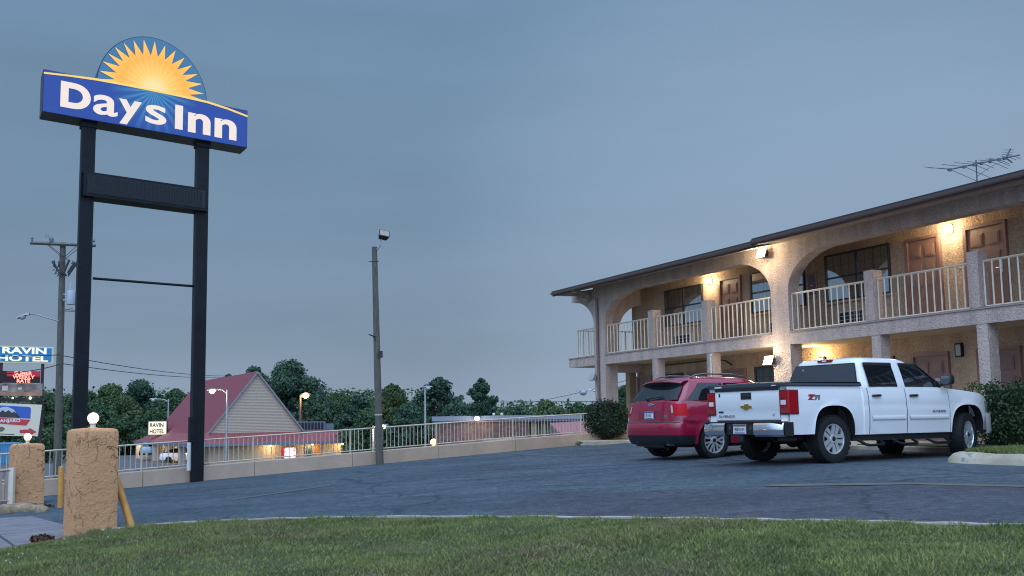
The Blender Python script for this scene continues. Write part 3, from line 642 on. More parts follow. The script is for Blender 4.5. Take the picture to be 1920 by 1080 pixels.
TIPS = [(1.13, 9.21), (1.2, 9.42), (1.27, 9.66), (1.39, 9.88), (1.55, 10.07), (1.76, 10.22), (2.0, 10.34), (2.25, 10.42), (2.53, 10.44), (2.8, 10.4), (3.07, 10.33), (3.31, 10.2), (3.51, 10.05), (3.67, 9.86), (3.79, 9.63), (3.84, 9.39), (3.93, 9.20)]
VAL = [(1.57, 9.29), (1.61, 9.46), (1.69, 9.63), (1.76, 9.77), (1.92, 9.88), (2.06, 9.97), (2.25, 10.03), (2.44, 10.06), (2.62, 10.06), (2.8, 10.03), (2.98, 9.97), (3.12, 9.86), (3.26, 9.75), (3.35, 9.62), (3.41, 9.45), (3.45, 9.29)]
def starpoly(k=1.0, dz=0.0):
    pts = []
    for i, t_ in enumerate(TIPS):
        pts.append(t_)
        if i < len(VAL): pts.append(VAL[i])
    c = (2.54, 9.2); return [(c[0] + (x - c[0]) * k, Z(c[1] + (z - c[1]) * k + dz)) for x, z in pts]
def fan(b, poly, y, c):
    vs = [(c[0], y, c[1])] + [(x, y, z) for x, z in poly]; b.add(vs, [(0, i, i + 1) for i in range(1, len(poly))])
b = MB(); fan(b, starpoly(1.022), .004, (2.54, Z(9.2))); b.build('sun_outline', M('sign_line', (.02, .03, .08), .5, emit=(.03, .05, .12), estr=.6), disc)
b = MB(); fan(b, starpoly(), -.004, (2.54, Z(9.2))); b.build('sun_burst', signmat('sign_sun', 'sun'), disc)
# lettering, one letter at a time so that each keeps the proportions of the sign
LETM = M('sign_letter_white', (.08, .07, .065), .4, emit=(.86, .75, .675), estr=.90)
bl = MB()
def letter(ch, x0, x1, z0, z1, bold):
    c = bpy.data.curves.new('l', 'FONT'); c.body = ch; c.size = 1; c.offset = bold; c.resolution_u = 8
    t = bpy.data.objects.new('l', c); COL.objects.link(t); me = bpy.data.meshes.new_from_object(t.evaluated_get(bpy.context.evaluated_depsgraph_get())); bpy.data.objects.remove(t)
    X = [v.co.x for v in me.vertices]; Y = [v.co.y for v in me.vertices]; ax, bx, ay, by = min(X), max(X), min(Y), max(Y)
    bl.add([(x0 + (v.co.x - ax) / (bx - ax) * (x1 - x0), -.010, Z(z0 + (v.co.y - ay) / (by - ay) * (z1 - z0))) for v in me.vertices], [tuple(p.vertices) for p in me.polygons])
for a in [('D', .33, 1.02, 8.405, 9.005, .045), ('a', 1.08, 1.66, 8.385, 8.86, .018), ('y', 1.685, 2.245, 8.265, 8.86, .035), ('s', 2.34, 2.87, 8.395, 8.86, .014), ('I', 3.09, 3.295, 8.375, 8.975, .045), ('n', 3.43, 4.035, 8.36, 8.86, .030), ('n', 4.145, 4.755, 8.35, 8.85, .030)]: letter(*a)
bl.build('lettering', LETM, cab, fix=False)
for x0 in (.87, 3.745):
    b = MB(); b.box(x0, x0 + .32, .18, .50, -.25, Z(8.22)); po = b.build('post', BLACKP, sg, bevel=.01)
    b = MB(); b.box(x0 - .03, x0 + .35, .15, .53, Z(8.10), Z(8.218)); b.build('bracket', BLACKP, po)
LOUV = M('reader_panel_black', (.010, .015, .020), .6, var=.2, vscale=30, stretch=(12, 1, .3), bump=.4, bscale=30)
b = MB(); b.box(.93, 4.03, .06, .62, Z(6.46), Z(7.03)); rb = b.build('reader_box', BLACKP, sg, bevel=.012)
b = MB(); b.box(1.0, 3.95, .05, .062, Z(6.53), Z(6.97))
for i in range(72): b.box(1.02 + .04 * i, 1.035 + .04 * i, .042, .052, Z(6.54), Z(6.96))
b.build('reader_face', LOUV, rb)
b = MB(); b.tube([(1.24, .34, Z(4.62)), (3.81, .34, Z(4.62))], .03, 8); b.build('cross_rod', BLACKP, sg)
b = MB(); b.tube([(3.77, .2, Z(6.4)), (3.76, .2, Z(5.2)), (3.77, .2, 1.4)], .018, 6); b.box(3.66, 3.80, .1, .3, 1.02, 1.62); b.build('conduit', BLACKP, sg)
b = MB(); b.tube([(3.66, .14, .36), (3.66, .14, 1.02)], .05, 10); b.build('meter_pipe', M('white_pipe', (.6, .6, .58), .6, var=.1), sg)

for o_ in COL.objects:
    if o_.type == 'MESH' and (o_.parent == sg or (o_.parent and o_.parent.parent == sg)):
        for v_ in o_.data.vertices: v_.co.x += .29 * max(0.0, v_.co.y)
# ================================================================== WOODEN FLOODLIGHT POLE
q = onfence(7.15, -.42); pz = zl(q.x, q.y); top = at(702, 463, q.y)
bp_ = at(712, 866, q.y); base = Vector((bp_.x, q.y, pz))
fp_ = thing('floodlight_pole', base, 'leaning wooden pole with one unlit floodlight, standing by the boundary wall', 'lamp post')
d = top - base; b = MB(); b.tube([d * -.04, d * .25, d * .5, d * .75, d], .108, 14, r2=.072); b.build('pole', WOOD, fp_, smooth=40)
b = MB(); e1 = d * .985; b.tube([e1, e1 + Vector((.1, -.05, .02)), e1 + Vector((.17, -.08, .12)), e1 + Vector((.2, -.1, .28))], .022, 8); b.build('arm', STEEL, fp_)
hd = e1 + Vector((.26, -.12, .38)); T = Matrix.Translation(hd) @ Matrix.Rotation(R(28), 4, 'Z') @ Matrix.Rotation(R(-35), 4, 'X') @ Matrix.Rotation(R(12), 4, 'Y')
b = MB(); b.add([tuple(T @ Vector(p)) for p in [(-.15, -.1, -.12), (.15, -.1, -.12), (.15, -.1, .12), (-.15, -.1, .12), (-.11, .1, -.07), (.11, .1, -.07), (.11, .1, .07), (-.11, .1, .07)]], [(0, 3, 2, 1), (4, 5, 6, 7), (0, 1, 5, 4), (1, 2, 6, 5), (2, 3, 7, 6), (3, 0, 4, 7)]); hb = b.build('lamp_head', M('flood_housing', (.03, .032, .035), .5), fp_, bevel=.01)
b = MB(); b.box(-.125, .125, -.106, -.1, -.095, .095, T); b.build('lens', M('unlit_lens', (.30, .27, .20), .15, coat=.5, var=.3, vscale=20), hb)
b = MB(); e2 = d * .58; b.tube([e2 + Vector((-.02, -.1, 0)), e2 + Vector((-.2, -.12, .06))], .02, 6); b.tube([e2 + Vector((-.1, -.11, .03)), e2 + Vector((-.02, -.1, -.1))], .015, 6); b.build('bracket', BLACK, fp_); b = MB(); e3 = d * .93; b.tube([e3 + Vector((-.16, -.05, 0)), e3 + Vector((.12, -.08, .0))], .012, 6)
b.build('bracket', BLACK, fp_); b = MB(); e3_ = 0
e4 = d * .5; b.box(e4.x + .06, e4.x + .16, -.14 + e4.y, e4.y - .02, e4.z - .1, e4.z + .08); b.build('bracket', BLACK, fp_)
b = MB(); b.tube([d * .22, d * .2205 + Vector((0, 0, .03))], .106, 14); b.build('marker_band', M('pale_band', (.5, .45, .3), .6), fp_)
# ================================================================== THE TWO-STOREY MOTEL
KB = 1.1; BO = Vector((2.88 * KB, 36.5 * KB, EYE - .67 * KB)); BA = R(-65.56)
BU = Vector((math.cos(BA), math.sin(BA), 0)); BV = Vector((-math.sin(BA), math.cos(BA), 0))
def BW(u, v, z): return BO + (BU * u + BV * v + Vector((0, 0, z))) * KB
UE = 28.4
mot = thing('motel_building', BO, 'two-storey stucco motel with arched upper gallery, cream railings and brown doors', 'motel', BA)
def NB_(): return MB(KB)
PIERS = [(-.37, .37), (9.15, 9.85), (18.65, 19.35), (27.7, UE)]
# facade with its arches
out_ = [(-.37, 3.8), (.37, 3.8)]
for k, ((a0, a1), (c0, c1)) in enumerate(zip(PIERS[:-1], PIERS[1:])):
    rl, rr_ = (2.0, 1.5) if k == 0 else (1.6, 1.5)
    out_ += arc(a1 + rl, 3.8, rl, .93, 180, 90, 14)[0:] + arc(c0 - rr_, 3.8, rr_, .93, 90, 0, 14)
    out_ += [(c1, 3.8)]
out_ += [(UE, 5.08), (-.37, 5.08)]
cl_ = []
for p in out_:
    if not cl_ or (abs(p[0] - cl_[-1][0]) + abs(p[1] - cl_[-1][1])) > 1e-4: cl_.append(p)
b = NB_(); b.prism(cl_, 0, .34); b.build('arch_wall', STUC, mot)
for a0, a1 in PIERS:
    b = NB_(); b.box(a0, a1, 0, .45 if a0 < 0 else .36, -.1, 3.798); b.build('pier', STUC, mot)
b = NB_(); b.prism([(-1.98, 5.0), (-.372, 5.0), (-.372, 3.75)] + arc(-1.98, 3.75, 1.6, .95, 0, 90, 14)[1:], .02, .32); b.build('arch_bracket', STUC, mot)
b = NB_(); b.prism([(.452, 2.74), (.62, 2.74)] + arc(1.62, 3.5, 1.0, .95, 180, 90, 14) + [(1.62, 4.98), (.452, 4.98)], -.12, .22, 'yz'); b.build('cross_arch', STUC, mot)
b = NB_()
b.box(-2.2, UE, .05, 1.495, 2.47, 2.73); b.box(-2.2, -.40, 1.495, 9.5, 2.47, 2.73); b.build('gallery_floor', M('gallery_concrete', (.35, .31, .27), .9, var=.1), mot)
for a0, a1 in [(-2.22, -.372)] + [(a[1] + .002, c[0] - .002) for a, c in zip(PIERS[:-1], PIERS[1:])]:
    b = NB_(); b.box(a0, a1, .0, .052, 2.44, 2.735); b.build('gallery_fascia', STUC, mot)
    b = NB_(); b.box(a0, a1, -.03, .05, 2.737, 2.765); b.build('gallery_edge', M('edge_trim', (.33, .27, .24), .8), mot)
b = NB_(); b.box(-2.2, UE, .054, 1.49, 2.445, 2.468); b.build('lower_ceiling', CEIL, mot)
b = NB_(); b.box(-1.5, UE, .345, 1.49, 5.00, 5.03); b.build('upper_ceiling', CEIL, mot)
b = NB_(); b.box(-.10, .28, .452, 1.5, 2.18, 2.443); b.build('cross_beam', STUC, mot)
b = NB_(); b.box(-.78, -.52, 1.42, 1.68, -.1, 2.443); b.build('rear_post', STUCB, mot)
POSTU = [3.3, 6.2, 12.75, 15.75, 22.3, 25.2]
for u in POSTU:
    b = NB_(); b.box(u - .14, u + .14, -.035, .25, 2.768, 3.93); b.build('gallery_post', STUC, mot, bevel=.01)
    b = NB_(); b.box(u - .04, u + .24, .01, .29, -.1, 2.438); b.build('lower_post', STUC, mot, bevel=.01)
def rail(P0, P1, n):
    b = NB_(); P0, P1 = Vector(P0), Vector(P1)
    for h in (.045, .965): b.tube([P0 + Vector((0, 0, 2.765 + h - .02)), P1 + Vector((0, 0, 2.765 + h - .02))], .025, 4)
    for i in range(n + 1):
        p = P0.lerp(P1, i / n); b.tube([p + Vector((0, 0, 2.81)), p + Vector((0, 0, 3.70))], .021, 4, False)
    b.build('gallery_railing', RAILW, mot)
for a, c in zip(PIERS[:-1], PIERS[1:]):
    us = [a[1]] + [u for u in POSTU if a[1] < u < c[0]] + [c[0]]
    for i in range(len(us) - 1):
        l0 = us[i] + (.14 if i else 0) + .02; l1 = us[i + 1] - (.14 if i < len(us) - 2 else 0) - .02
        rail((l0, .1, 0), (l1, .1, 0), round((l1 - l0) / .205))
rail((-1.74, .1, 0), (-.4, .1, 0), 7); rail((-1.74, .12, 0), (-1.74, 9, 0), 42)
# walls of the rooms
b = NB_(); b.box(-.38, UE, 1.5, 9.5, 2.735, 5.02); b.build('upper_wall', STUCB, mot)
b = NB_(); b.box(-.14, UE, 1.5, 9.5, -.1, 2.465); b.build('lower_wall', STUCB, mot)
# roof, in two lengths with a small step between them
for (u0, u1, dz, dv) in [(-1.62, 9.72, 0, 0), (9.722, UE + .3, .055, .03)]:
    b = NB_(); e_ = -.9 - dv
    b.prism([(e_ - .03, 4.99 + dz), (e_ - .03, 5.035 + dz), (4.6, 6.0 + dz), (10.4, 5.0 + dz), (10.4, 4.95 + dz), (4.6, 5.94 + dz)], u0, u1, 'yz'); rf = b.build('roof', SHING, mot)
    b = NB_(); b.prism([(e_, 4.86 + dz), (e_, 4.988 + dz), (e_ + .05, 4.988 + dz), (e_ + .05, 4.86 + dz)], u0, u1, 'yz'); b.build('fascia', TRIM, mot)
    b = NB_(); b.prism([(e_ - .075, 4.93 + dz), (e_ - .085, 4.985 + dz), (e_ - .004, 4.985 + dz), (e_ - .004, 4.90 + dz), (e_ - .05, 4.90 + dz)], u0, u1, 'yz'); b.build('gutter', M('brown_gutter', (.12, .085, .08), .4), mot)
    b = NB_(); b.prism([(e_ + .052, 4.868 + dz), (e_ + .052, 4.88 + dz), (-.004, 5.062), (-.004, 5.05)], u0, u1, 'yz'); b.build('soffit', SOFF, mot)
b = NB_(); b.prism([(-.86, 4.88), (4.6, 5.9), (10.3, 4.93)], -1.55, -1.5, 'yz'); b.build('gable_end', STUC, mot)
b = NB_(); b.tube([(-.02, -.95, 4.92), (-.03, -.5, 4.80), (-.03, -.06, 4.62), (-.03, -.06, .1)], .045, 8); b.build('downspout', M('brown_downspout', (.17, .125, .115), .5), mot)
b = NB_(); b.tube([(6.40, -.02, 2.40), (6.42, -.03, .1)], .022, 8); b.tube([(6.42, -.02, 2.36), (6.37, .1, 2.42)], .022, 8); b.build('white_conduit', M('white_pipe', (.6, .6, .58), .6, var=.1), mot)
b = NB_(); b.tube([(1.0, 1.4, 2.33), (4.7, 1.4, 2.36), (5.1, 1.4, 2.30), (5.4, 1.4, 2.16)], .022, 6); b.build('pipe_run', BLACK, mot)

def door(u0, u1, z0, hand, mat=DOORB, note=None):
    """six-panel door in its frame"""
    zt = z0 + 2.02; b = NB_()
    x0, x1 = u0 + .09, u1 - .09
    b.box(x0, x1, 1.466, 1.499, z0 + .01, zt - .07)
    w_ = (x1 - x0)
    for (zb, zt_) in [(.10, .72), (.86, 1.40), (1.54, 1.82)]:
        for s in (0, 1):
            a = x0 + .10 + s * (w_ / 2 - .04); c = a + w_ / 2 - .16
            b.box(a, c, 1.448, 1.4665, z0 + zb, z0 + zt_); b.box(a + .035, c - .035, 1.440, 1.4485, z0 + zb + .035, z0 + zt_ - .035)
    d = b.build('door', mat, mot)
    b = NB_(); b.box(u0, x0 - .003, 1.42, 1.5, z0, zt - .07); b.box(x1 + .003, u1, 1.42, 1.5, z0, zt - .07); b.box(u0, u1, 1.42, 1.5, zt - .068, zt); b.build('door_frame', DOORF, d)
    hu = x0 + .09 if hand == 'l' else x1 - .09; s = 1 if hand == 'l' else -1
    b = NB_(); b.box(hu - .035, hu + .035, 1.442, 1.4655, z0 + .90, z0 + 1.17); b.tube([(hu, 1.44, z0 + 1.0), (hu, 1.40, z0 + 1.0), (hu + s * .11, 1.40, z0 + 1.0)], .012, 6); b.build('handle', SILV, d)
    if note:
        b = NB_(); b.box(x0 + note[0], x0 + note[0] + note[2], 1.440, 1.4445, z0 + note[1], z0 + note[1] + note[3]); b.build('notice', M('notice_card', (.45, .5, .6), .6, var=.5, vscale=12), d)
GLASSL = glassmat('lower_window_glass', (.7, .72, .72), .02, .05)
def window(u0, u1, z0, z1, cols, rows, grid=True):
    b = NB_(); f_ = .045
    b.box(u0, u1, 1.44, 1.5, z0, z0 + f_); b.box(u0, u1, 1.44, 1.5, z1 - f_, z1); b.box(u0, u0 + f_, 1.44, 1.5, z0 + f_, z1 - f_); b.box(u1 - f_, u1, 1.44, 1.5, z0 + f_, z1 - f_)
    zm = z0 + (z1 - z0) * .5; b.box(u0 + f_, u1 - f_, 1.452, 1.496, zm - .022, zm + .022)
    if cols > 4: um = (u0 + u1) / 2; b.box(um - .03, um + .03, 1.446, 1.498, z0 + f_, zm - .022); b.box(um - .03, um + .03, 1.446, 1.498, zm + .022, z1 - f_)
    for i in range(1, cols):
        x = u0 + (u1 - u0) * i / cols; b.box(x - .012, x + .012, 1.4735, 1.479, zm + .022, z1 - f_)
    zz = (zm + z1) / 2; b.box(u0 + f_, u1 - f_, 1.473, 1.4795, zz - .007, zz + .007)
    wn = b.build('window', DKMET, mot)
    b = NB_(); b.add([(u0 + f_, 1.468, z0 + f_), (u1 - f_, 1.468, z0 + f_), (u1 - f_, 1.468, z1 - f_), (u0 + f_, 1.468, z1 - f_)], [(0, 1, 2, 3)]); b.build('pane', GLASS if z0 > 2 else GLASSL, wn, fix=False)
    n = 60; rows_ = [[(u0 + .02 + (u1 - u0 - .04) * i / n, 1.489 + .007 * math.sin(i * 1.35), z) for i in range(n + 1)] for z in (z0 + .02, z1 - .02)]
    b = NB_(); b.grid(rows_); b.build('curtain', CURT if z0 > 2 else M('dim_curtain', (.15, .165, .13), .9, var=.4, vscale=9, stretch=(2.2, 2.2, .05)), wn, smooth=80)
    b = NB_(); b.box(u0 - .04, u1 + .04, 1.42, 1.5, z0 - .06, z0 - .004); b.build('sill', STUCB, wn)
ZU = 2.74
window(1.80, 3.93, 3.56, 4.74, 8, 2); door(4.84, 5.92, ZU, 'r')
window(6.36, 8.72, 3.56, 4.74, 8, 2); window(9.57, 11.88, 3.56, 4.78, 8, 2)
door(12.42, 13.50, ZU, 'l'); door(14.19, 15.35, ZU, 'r'); window(15.95, 18.2, 3.56, 4.78, 8, 2); window(19.2, 21.4, 3.56, 4.78, 8, 2); door(22.4, 23.5, ZU, 'l'); door(24.3, 25.4, ZU, 'r')
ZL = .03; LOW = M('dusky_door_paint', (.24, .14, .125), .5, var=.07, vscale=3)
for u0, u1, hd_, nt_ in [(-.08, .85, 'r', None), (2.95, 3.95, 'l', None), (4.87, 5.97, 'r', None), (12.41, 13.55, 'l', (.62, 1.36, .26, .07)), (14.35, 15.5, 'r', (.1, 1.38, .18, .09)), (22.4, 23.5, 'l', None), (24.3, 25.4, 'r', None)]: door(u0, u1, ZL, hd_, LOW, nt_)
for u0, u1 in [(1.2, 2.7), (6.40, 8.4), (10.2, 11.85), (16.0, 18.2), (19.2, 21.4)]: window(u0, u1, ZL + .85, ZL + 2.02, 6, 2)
# pavement in front of the rooms
b = NB_(); b.prism([(-2.9, -.4), (-2.9, .03), (-2.86, .045), (1.5, .05), (1.5, -.4)], -3.2, 5.0, 'yz'); b.prism([(-2.0, -.4), (-2.0, .03), (-1.96, .045), (1.5, .05), (1.5, -.4)], 5.0, UE, 'yz'); o = b.build('pavement', M('pale_pavement', (.42, .36, .28), .9, var=.25, vscale=2, bump=.1), None); o.location = BO; o.rotation_euler = (0, 0, BA); o['kind'] = 'structure'
b = NB_(); b.box(14.2, 22.0, -1.9, -.6, .0, .062); o = b.build('planting_bed', MATS['lawn_soil'], None); o.location = BO; o.rotation_euler = (0, 0, BA); o['kind'] = 'structure'

# ---- things fixed to the building
def fixture(name, u, v, z, label, cat, group=None): return thing(name, BW(u, v, z), label, cat, BA, group)
def wall_lamp(u, z, label):
    t = fixture('wall_lamp', u, 1.5, z, label, 'lamp', 'lit wall lamps in the upper gallery')
    b = MB(); b.box(-.085, .085, -.03, -.003, -.11, .11); b.build('back_plate', SILV, t)
    b = MB(); b.box(-.09, .09, -.15, -.032, -.10, .095); b.build('glass_cube', LAMPW, t, bevel=.02)
    light('lamp_light', (0, -.30, -.02), 44, (1, .82, .54), .09, t)
wall_lamp(4.34, 4.78, 'lit square wall lamp beside the upper door under the first arch')
wall_lamp(13.79, 4.80, 'lit square wall lamp between two upper brown doors')
wall_lamp(23.9, 4.80, 'lit square wall lamp farther along the upper gallery')
def flood(u, z, lit, label, v=0, tilt=-20, pw=40):
    t = fixture('floodlight', u, v, z, label, 'floodlight', 'floodlights on the motel front')
    T = Matrix.Translation((0, -.17, 0)) @ Matrix.Rotation(R(tilt), 4, 'X')
    b = MB(); b.add([tuple(T @ Vector(p)) for p in [(-.19, -.07, -.13), (.19, -.07, -.13), (.19, -.07, .13), (-.19, -.07, .13), (-.13, .08, -.08), (.13, .08, -.08), (.13, .08, .08), (-.13, .08, .08)]], [(0, 3, 2, 1), (4, 5, 6, 7), (0, 1, 5, 4), (1, 2, 6, 5), (2, 3, 7, 6), (3, 0, 4, 7)])
    h = b.build('housing', M('flood_bronze', (.035, .03, .028), .6) if lit else M('flood_grey', (.33, .32, .32), .5), t, bevel=.012)
    b = MB(); b.box(-.185, .185, -.082, -.071, -.125, .125, T); b.build('lens', LAMPW if lit else M('flood_lens', (.42, .43, .45), .2, coat=.5), h)
    b = MB(); b.tube([(0, -.002, .03), (0, -.10, .03)], .03, 8); b.build('bracket', STEEL, t)
    if lit: light('flood_lamp', (0, -.44, .04), pw, (1, .84, .55), .2, t)
flood(9.12, 4.82, True, 'lit floodlight high on the pier between the two arches', pw=95)
flood(9.22, 2.05, True, 'lit floodlight low on the pier, above the white truck bed', pw=62)
flood(-.62, 4.72, False, 'unlit floodlight under the roof corner at the far end of the motel', .02, -50)
flood(-.22, 2.02, False, 'unlit floodlight low on the corner column above the round bush', 0, -25)
def lantern(u, z, label, lit=False):
    t = fixture('wall_lantern', u, 1.5, z, label, 'lantern', 'wall lanterns on the lower wall')
    b = MB(); b.box(-.10, .10, -.10, -.003, .13, .17); b.box(-.10, .10, -.10, -.003, -.17, -.14); b.box(-.10, -.085, -.10, -.003, -.14, .13); b.box(.085, .10, -.10, -.003, -.14, .13); b.build('frame', BLACK, t)
    b = MB(); b.box(-.08, .08, -.09, -.01, -.138, .128); b.build('glass', M('frosted_glass', (.42, .43, .42), .3), t)
    if lit: light('lantern_light', (0, -.35, .14), 55, (1, .75, .38), .08, t)
lantern(4.55, 2.0, 'unlit dark wall lantern beside the lower door behind the red car')
lantern(13.86, 2.06, 'unlit dark wall lantern between two lower doors behind the truck bonnet')
lantern(9.30, 2.02, 'dark wall lantern glowing just above the truck roof', True)
def aircon(u, z, label):
    t = fixture('air_conditioner', u, 1.5, z, label, 'air conditioner', 'air conditioners under the upper windows')
    b = MB(); b.box(-.60, .60, -.09, -.002, -.19, .19); b.build('case', M('aircon_case', (.46, .44, .41), .5), t, bevel=.01)
    b = MB()
    for i in range(5):
        for j in range(3): b.box(-.56 + .20 * i, -.40 + .20 * i, -.1, -.0915, -.16 + .11 * j, -.07 + .11 * j)
    b.build('grille', M('grille_dark', (.015, .015, .018), .6), t)
aircon(2.83, 3.09, 'through-wall air conditioner under the upper window nearest the motel corner')
aircon(10.6, 3.10, 'through-wall air conditioner under the widest window right of the pier')
aircon(7.75, 3.10, 'through-wall air conditioner partly hidden behind the railing just left of the pier')
t = fixture('extinguisher_cabinet', 9.02, 1.5, 4.1, 'small purple-brown extinguisher cabinet on the upper wall beside the wide window', 'cabinet')
b = MB(); b.box(-.22, .22, -.05, -.002, -.36, .36); b.build('frame', M('cabinet_frame', (.34, .22, .18), .5), t, bevel=.006)
b = MB(); b.box(-.165, .165, -.06, -.051, -.30, .30); b.build('door', M('cabinet_purple', (.10, .045, .075), .35), t); b = MB(); b.box(-.05, .05, -.066, -.061, -.04, -.02); b.build('label_strip', WHT, t)

# ---- television antenna on the roof
ab = at(1832, 352, 27.5); ant = thing('tv_antenna', ab, 'thin metal television antenna with many rods standing on the motel roof', 'antenna')
def ap(px, py, Y=27.5): return at(px, py, Y) - ab
AM = M('antenna_metal', (.09, .10, .12), .5, .3)
b = MB(); b.tube([(0, 0, -.5), ap(1830, 300)], .017, 6); b.build('mast', AM, ant)
p0, p1 = ap(1777, 318.5, 27.0), ap(1912, 290.5, 28.0); b = MB(); b.tube([p0, p1], .019, 6)
for f_ in (0.03, .22, .36, .46, .58, .70, .78): q = p0.lerp(p1, f_); b.box(q.x - .035, q.x + .035, q.y - .03, q.y + .03, q.z - .045, q.z + .025)
b.build('boom', AM, ant)
b = MB(); dr = Vector((-.62, .55, .22)); dl_ = Vector((.66, -.5, -.52))
for f_, l1, l2 in [(.03, .78, .85), (.22, .66, .72), (.36, .60, .40), (.46, .42, .36), (.58, .34, .5), (.66, .3, .4), (.70, .28, .3), (.85, .2, .2), (.92, .18, .18)]:
    q = p0.lerp(p1, f_); b.tube([q + dl_ * l2, q], .008, 5); b.tube([q, q + dr * l1], .008, 5)
q = p0.lerp(p1, .8); b.tube([q, q + Vector((.14, 0, .24))], .022, 5); b.tube([q, q + Vector((.16, 0, -.13))], .02, 5)
for k in range(4): qq = q + Vector((.035, 0, .06)) * (k + .6); b.tube([qq - Vector((.11, -.1, -.02)), qq + Vector((.08, -.08, -.03))], .006, 4)
b.tube([Vector((0, 0, .28)), ap(1860, 308) + Vector((0, 0, -.04)), ap(1883, 302)], .006, 4); b.build('rods', AM, ant)
b = MB(); b.tube([ap(1742, 315, 26.8), ap(1776, 315.5, 26.95), p0], .006, 4); b.build('cable', AM, ant)

# ================================================================== PLANTS BY THE BUILDING
HEDGE = foliage('hedge_leaf', (.008, .022, .010), (.035, .065, .028), .45, .12, 1.2)
STEM = M('twig_bark', (.05, .038, .025), .9)
bc = onlot(1128, 834); bc = Vector((2.98, 35.7, zl(2.98, 35.7) + .03))
bu = thing('round_bush', bc, 'clipped dark green round bush at the foot of the corner column', 'bush')
gg = random.Random(11); cl_ = [(0, 0, .72, .72, .6, .60), (-.12, 0, .85, .62, .55, .52), (.2, 0, .6, .60, .55, .48), (-.3, -.1, .62, .46, .45, .48), (.38, -.1, .82, .38, .4, .42), (-.42, -.1, .98, .30, .3, .26), (.1, -.1, 1.08, .42, .4, .24)]
leaves('foliage', cl_, 9000, .034, HEDGE, bu, 3, .7)
b = MB(); b.sph((0, 0, .66), .5, 10); b.build('dark_core', M('bush_core', (.006, .012, .006), .95), bu)  # solid near-black core fills the bush behind its leaves
b = MB()
for k in range(6): a = k * 1.05; b.tube([(.1 * math.cos(a), .1 * math.sin(a), -.05), (.3 * math.cos(a), .3 * math.sin(a), .6)], .02, 5)
b.build('stem', STEM, bu)
weed('weed_sprig', onlot(1086, 838), .18, 5, 'pale dry weed tuft beside the round bush at the wall end', r=.16)
# planted island with kerb and clipped hedge at the truck's nose
KD = Vector((.526, -.85, 0)); HD = Vector((.87, .49, 0)); KN = Vector((7.18, 18.95, 0))
path = [KN + HD * t_ for t_ in (4.6, 3.2, 1.8, .9, .45)] + [KN + HD * .18 + KD * .06, KN + HD * .05 + KD * .2, KN + HD * .0 + KD * .45] + [KN + KD * t_ for t_ in (.9, 1.5, 2.2, 3.2, 5, 8, 12)]
rows = []
for i, p in enumerate(path):
    d = (path[min(i + 1, len(path) - 1)] - path[max(i - 1, 0)]).normalized(); nn = Vector((-d.y, d.x, 0)); z0 = zl(p.x, p.y); j = .012 * math.sin(i * 2.1)
    rows.append([tuple(Vector((p.x, p.y, z0 - .1))), (*(p + nn * .03).xy, z0 + .08 + j), (*(p + nn * .12).xy, z0 + .165 + j), (*(p + nn * .34).xy, z0 + .175 + j), (*(p + nn * .36).xy, z0 + .05)])
b = MB(); b.grid(rows); kb = b.build('kerb', M('cream_kerb_paint', (.40, .345, .255), .9, var=.25, vscale=1.6, rgb2=(.47, .41, .31), bump=.3, bscale=18), smooth=50, kind='structure')
crm = MATS['cream_kerb_paint'].node_tree; rmp = [n for n in crm.nodes if n.type == 'VALTORGB'][0].color_ramp; e_ = rmp.elements.new(.61); e_.color = (.46, .40, .30, 1); rmp.elements[-1].position = .64; rmp.elements[-1].color = (.25, .25, .25, 1)
# worn grey patch in the kerb paint is real bare concrete, 3 mm thick
ip = [p + Vector((-(path[min(i + 1, len(path) - 1)] - path[max(i - 1, 0)]).normalized().y, (path[min(i + 1, len(path) - 1)] - path[max(i - 1, 0)]).normalized().x, 0)) * .33 for i, p in enumerate(path)]
far = [p + (KN + HD * 4.6 + KD * 12 - p) * .0 for p in ip]
rows = []
IN = HD * 4.4
for i, p in enumerate(ip):
    if i < 5: continue
    q = p + HD * 4.2
    rows.append([(*(p.lerp(q, t_)).xy, zl(*p.lerp(q, t_).xy) + .15 + .03 * math.sin(3 * t_ + i)) for t_ in (0, .1, .25, .5, .75, 1)])
b = MB(); b.grid(rows); b.build('island_soil', MATS['lawn_soil'], smooth=60, kind='structure')
rows = np.array(rows); n2 = 16000; rg = np.random.default_rng(8)
i_ = rg.integers(0, len(rows) - 1, n2); f1 = rg.random((n2, 1)); j_ = rg.integers(0, 4, n2); f2 = rg.random((n2, 1))
P = (rows[i_, j_] * (1 - f2) + rows[i_, j_ + 1] * f2) * (1 - f1) + (rows[i_ + 1, j_] * (1 - f2) + rows[i_ + 1, j_ + 1] * f2) * f1
hh = .05 + .06 * rg.random(n2); an = rg.random(n2) * 6.283; le = rg.normal(size=(n2, 2)) * .5; dx = np.stack([np.cos(an), np.sin(an), 0 * an], 1) * .008
tip = P + np.stack([le[:, 0] * hh, le[:, 1] * hh, hh], 1)
o = rawquads('island_grass', np.stack([P - dx, P + dx, tip], 1).reshape(-1, 3), MATS['grass_blades'], k=3); o['kind'] = 'stuff'
h0 = Vector((10.05, 22.9, 0)); h0.z = zl(h0.x, h0.y) + .1; hg = thing('clipped_hedge', h0, 'long clipped green hedge at the nose of the white truck, below the lower rooms', 'hedge')
cl_ = []; gg = random.Random(21)
for i in range(-2, 26):
    p = BU * (i * .28); 
    for zz, rz in ((.25, .35), (.55, .4), (.97, .36)): cl_.append((p.x + gg.uniform(-.08, .08), p.y + gg.uniform(-.08, .08), zz + gg.uniform(-.05, .05), .46, .46, rz))
leaves('foliage', cl_, 34000, .034, foliage('hedge_leaf_green', (.014, .04, .014), (.06, .115, .035), .45, .15, 1.0), hg, 9, .72)
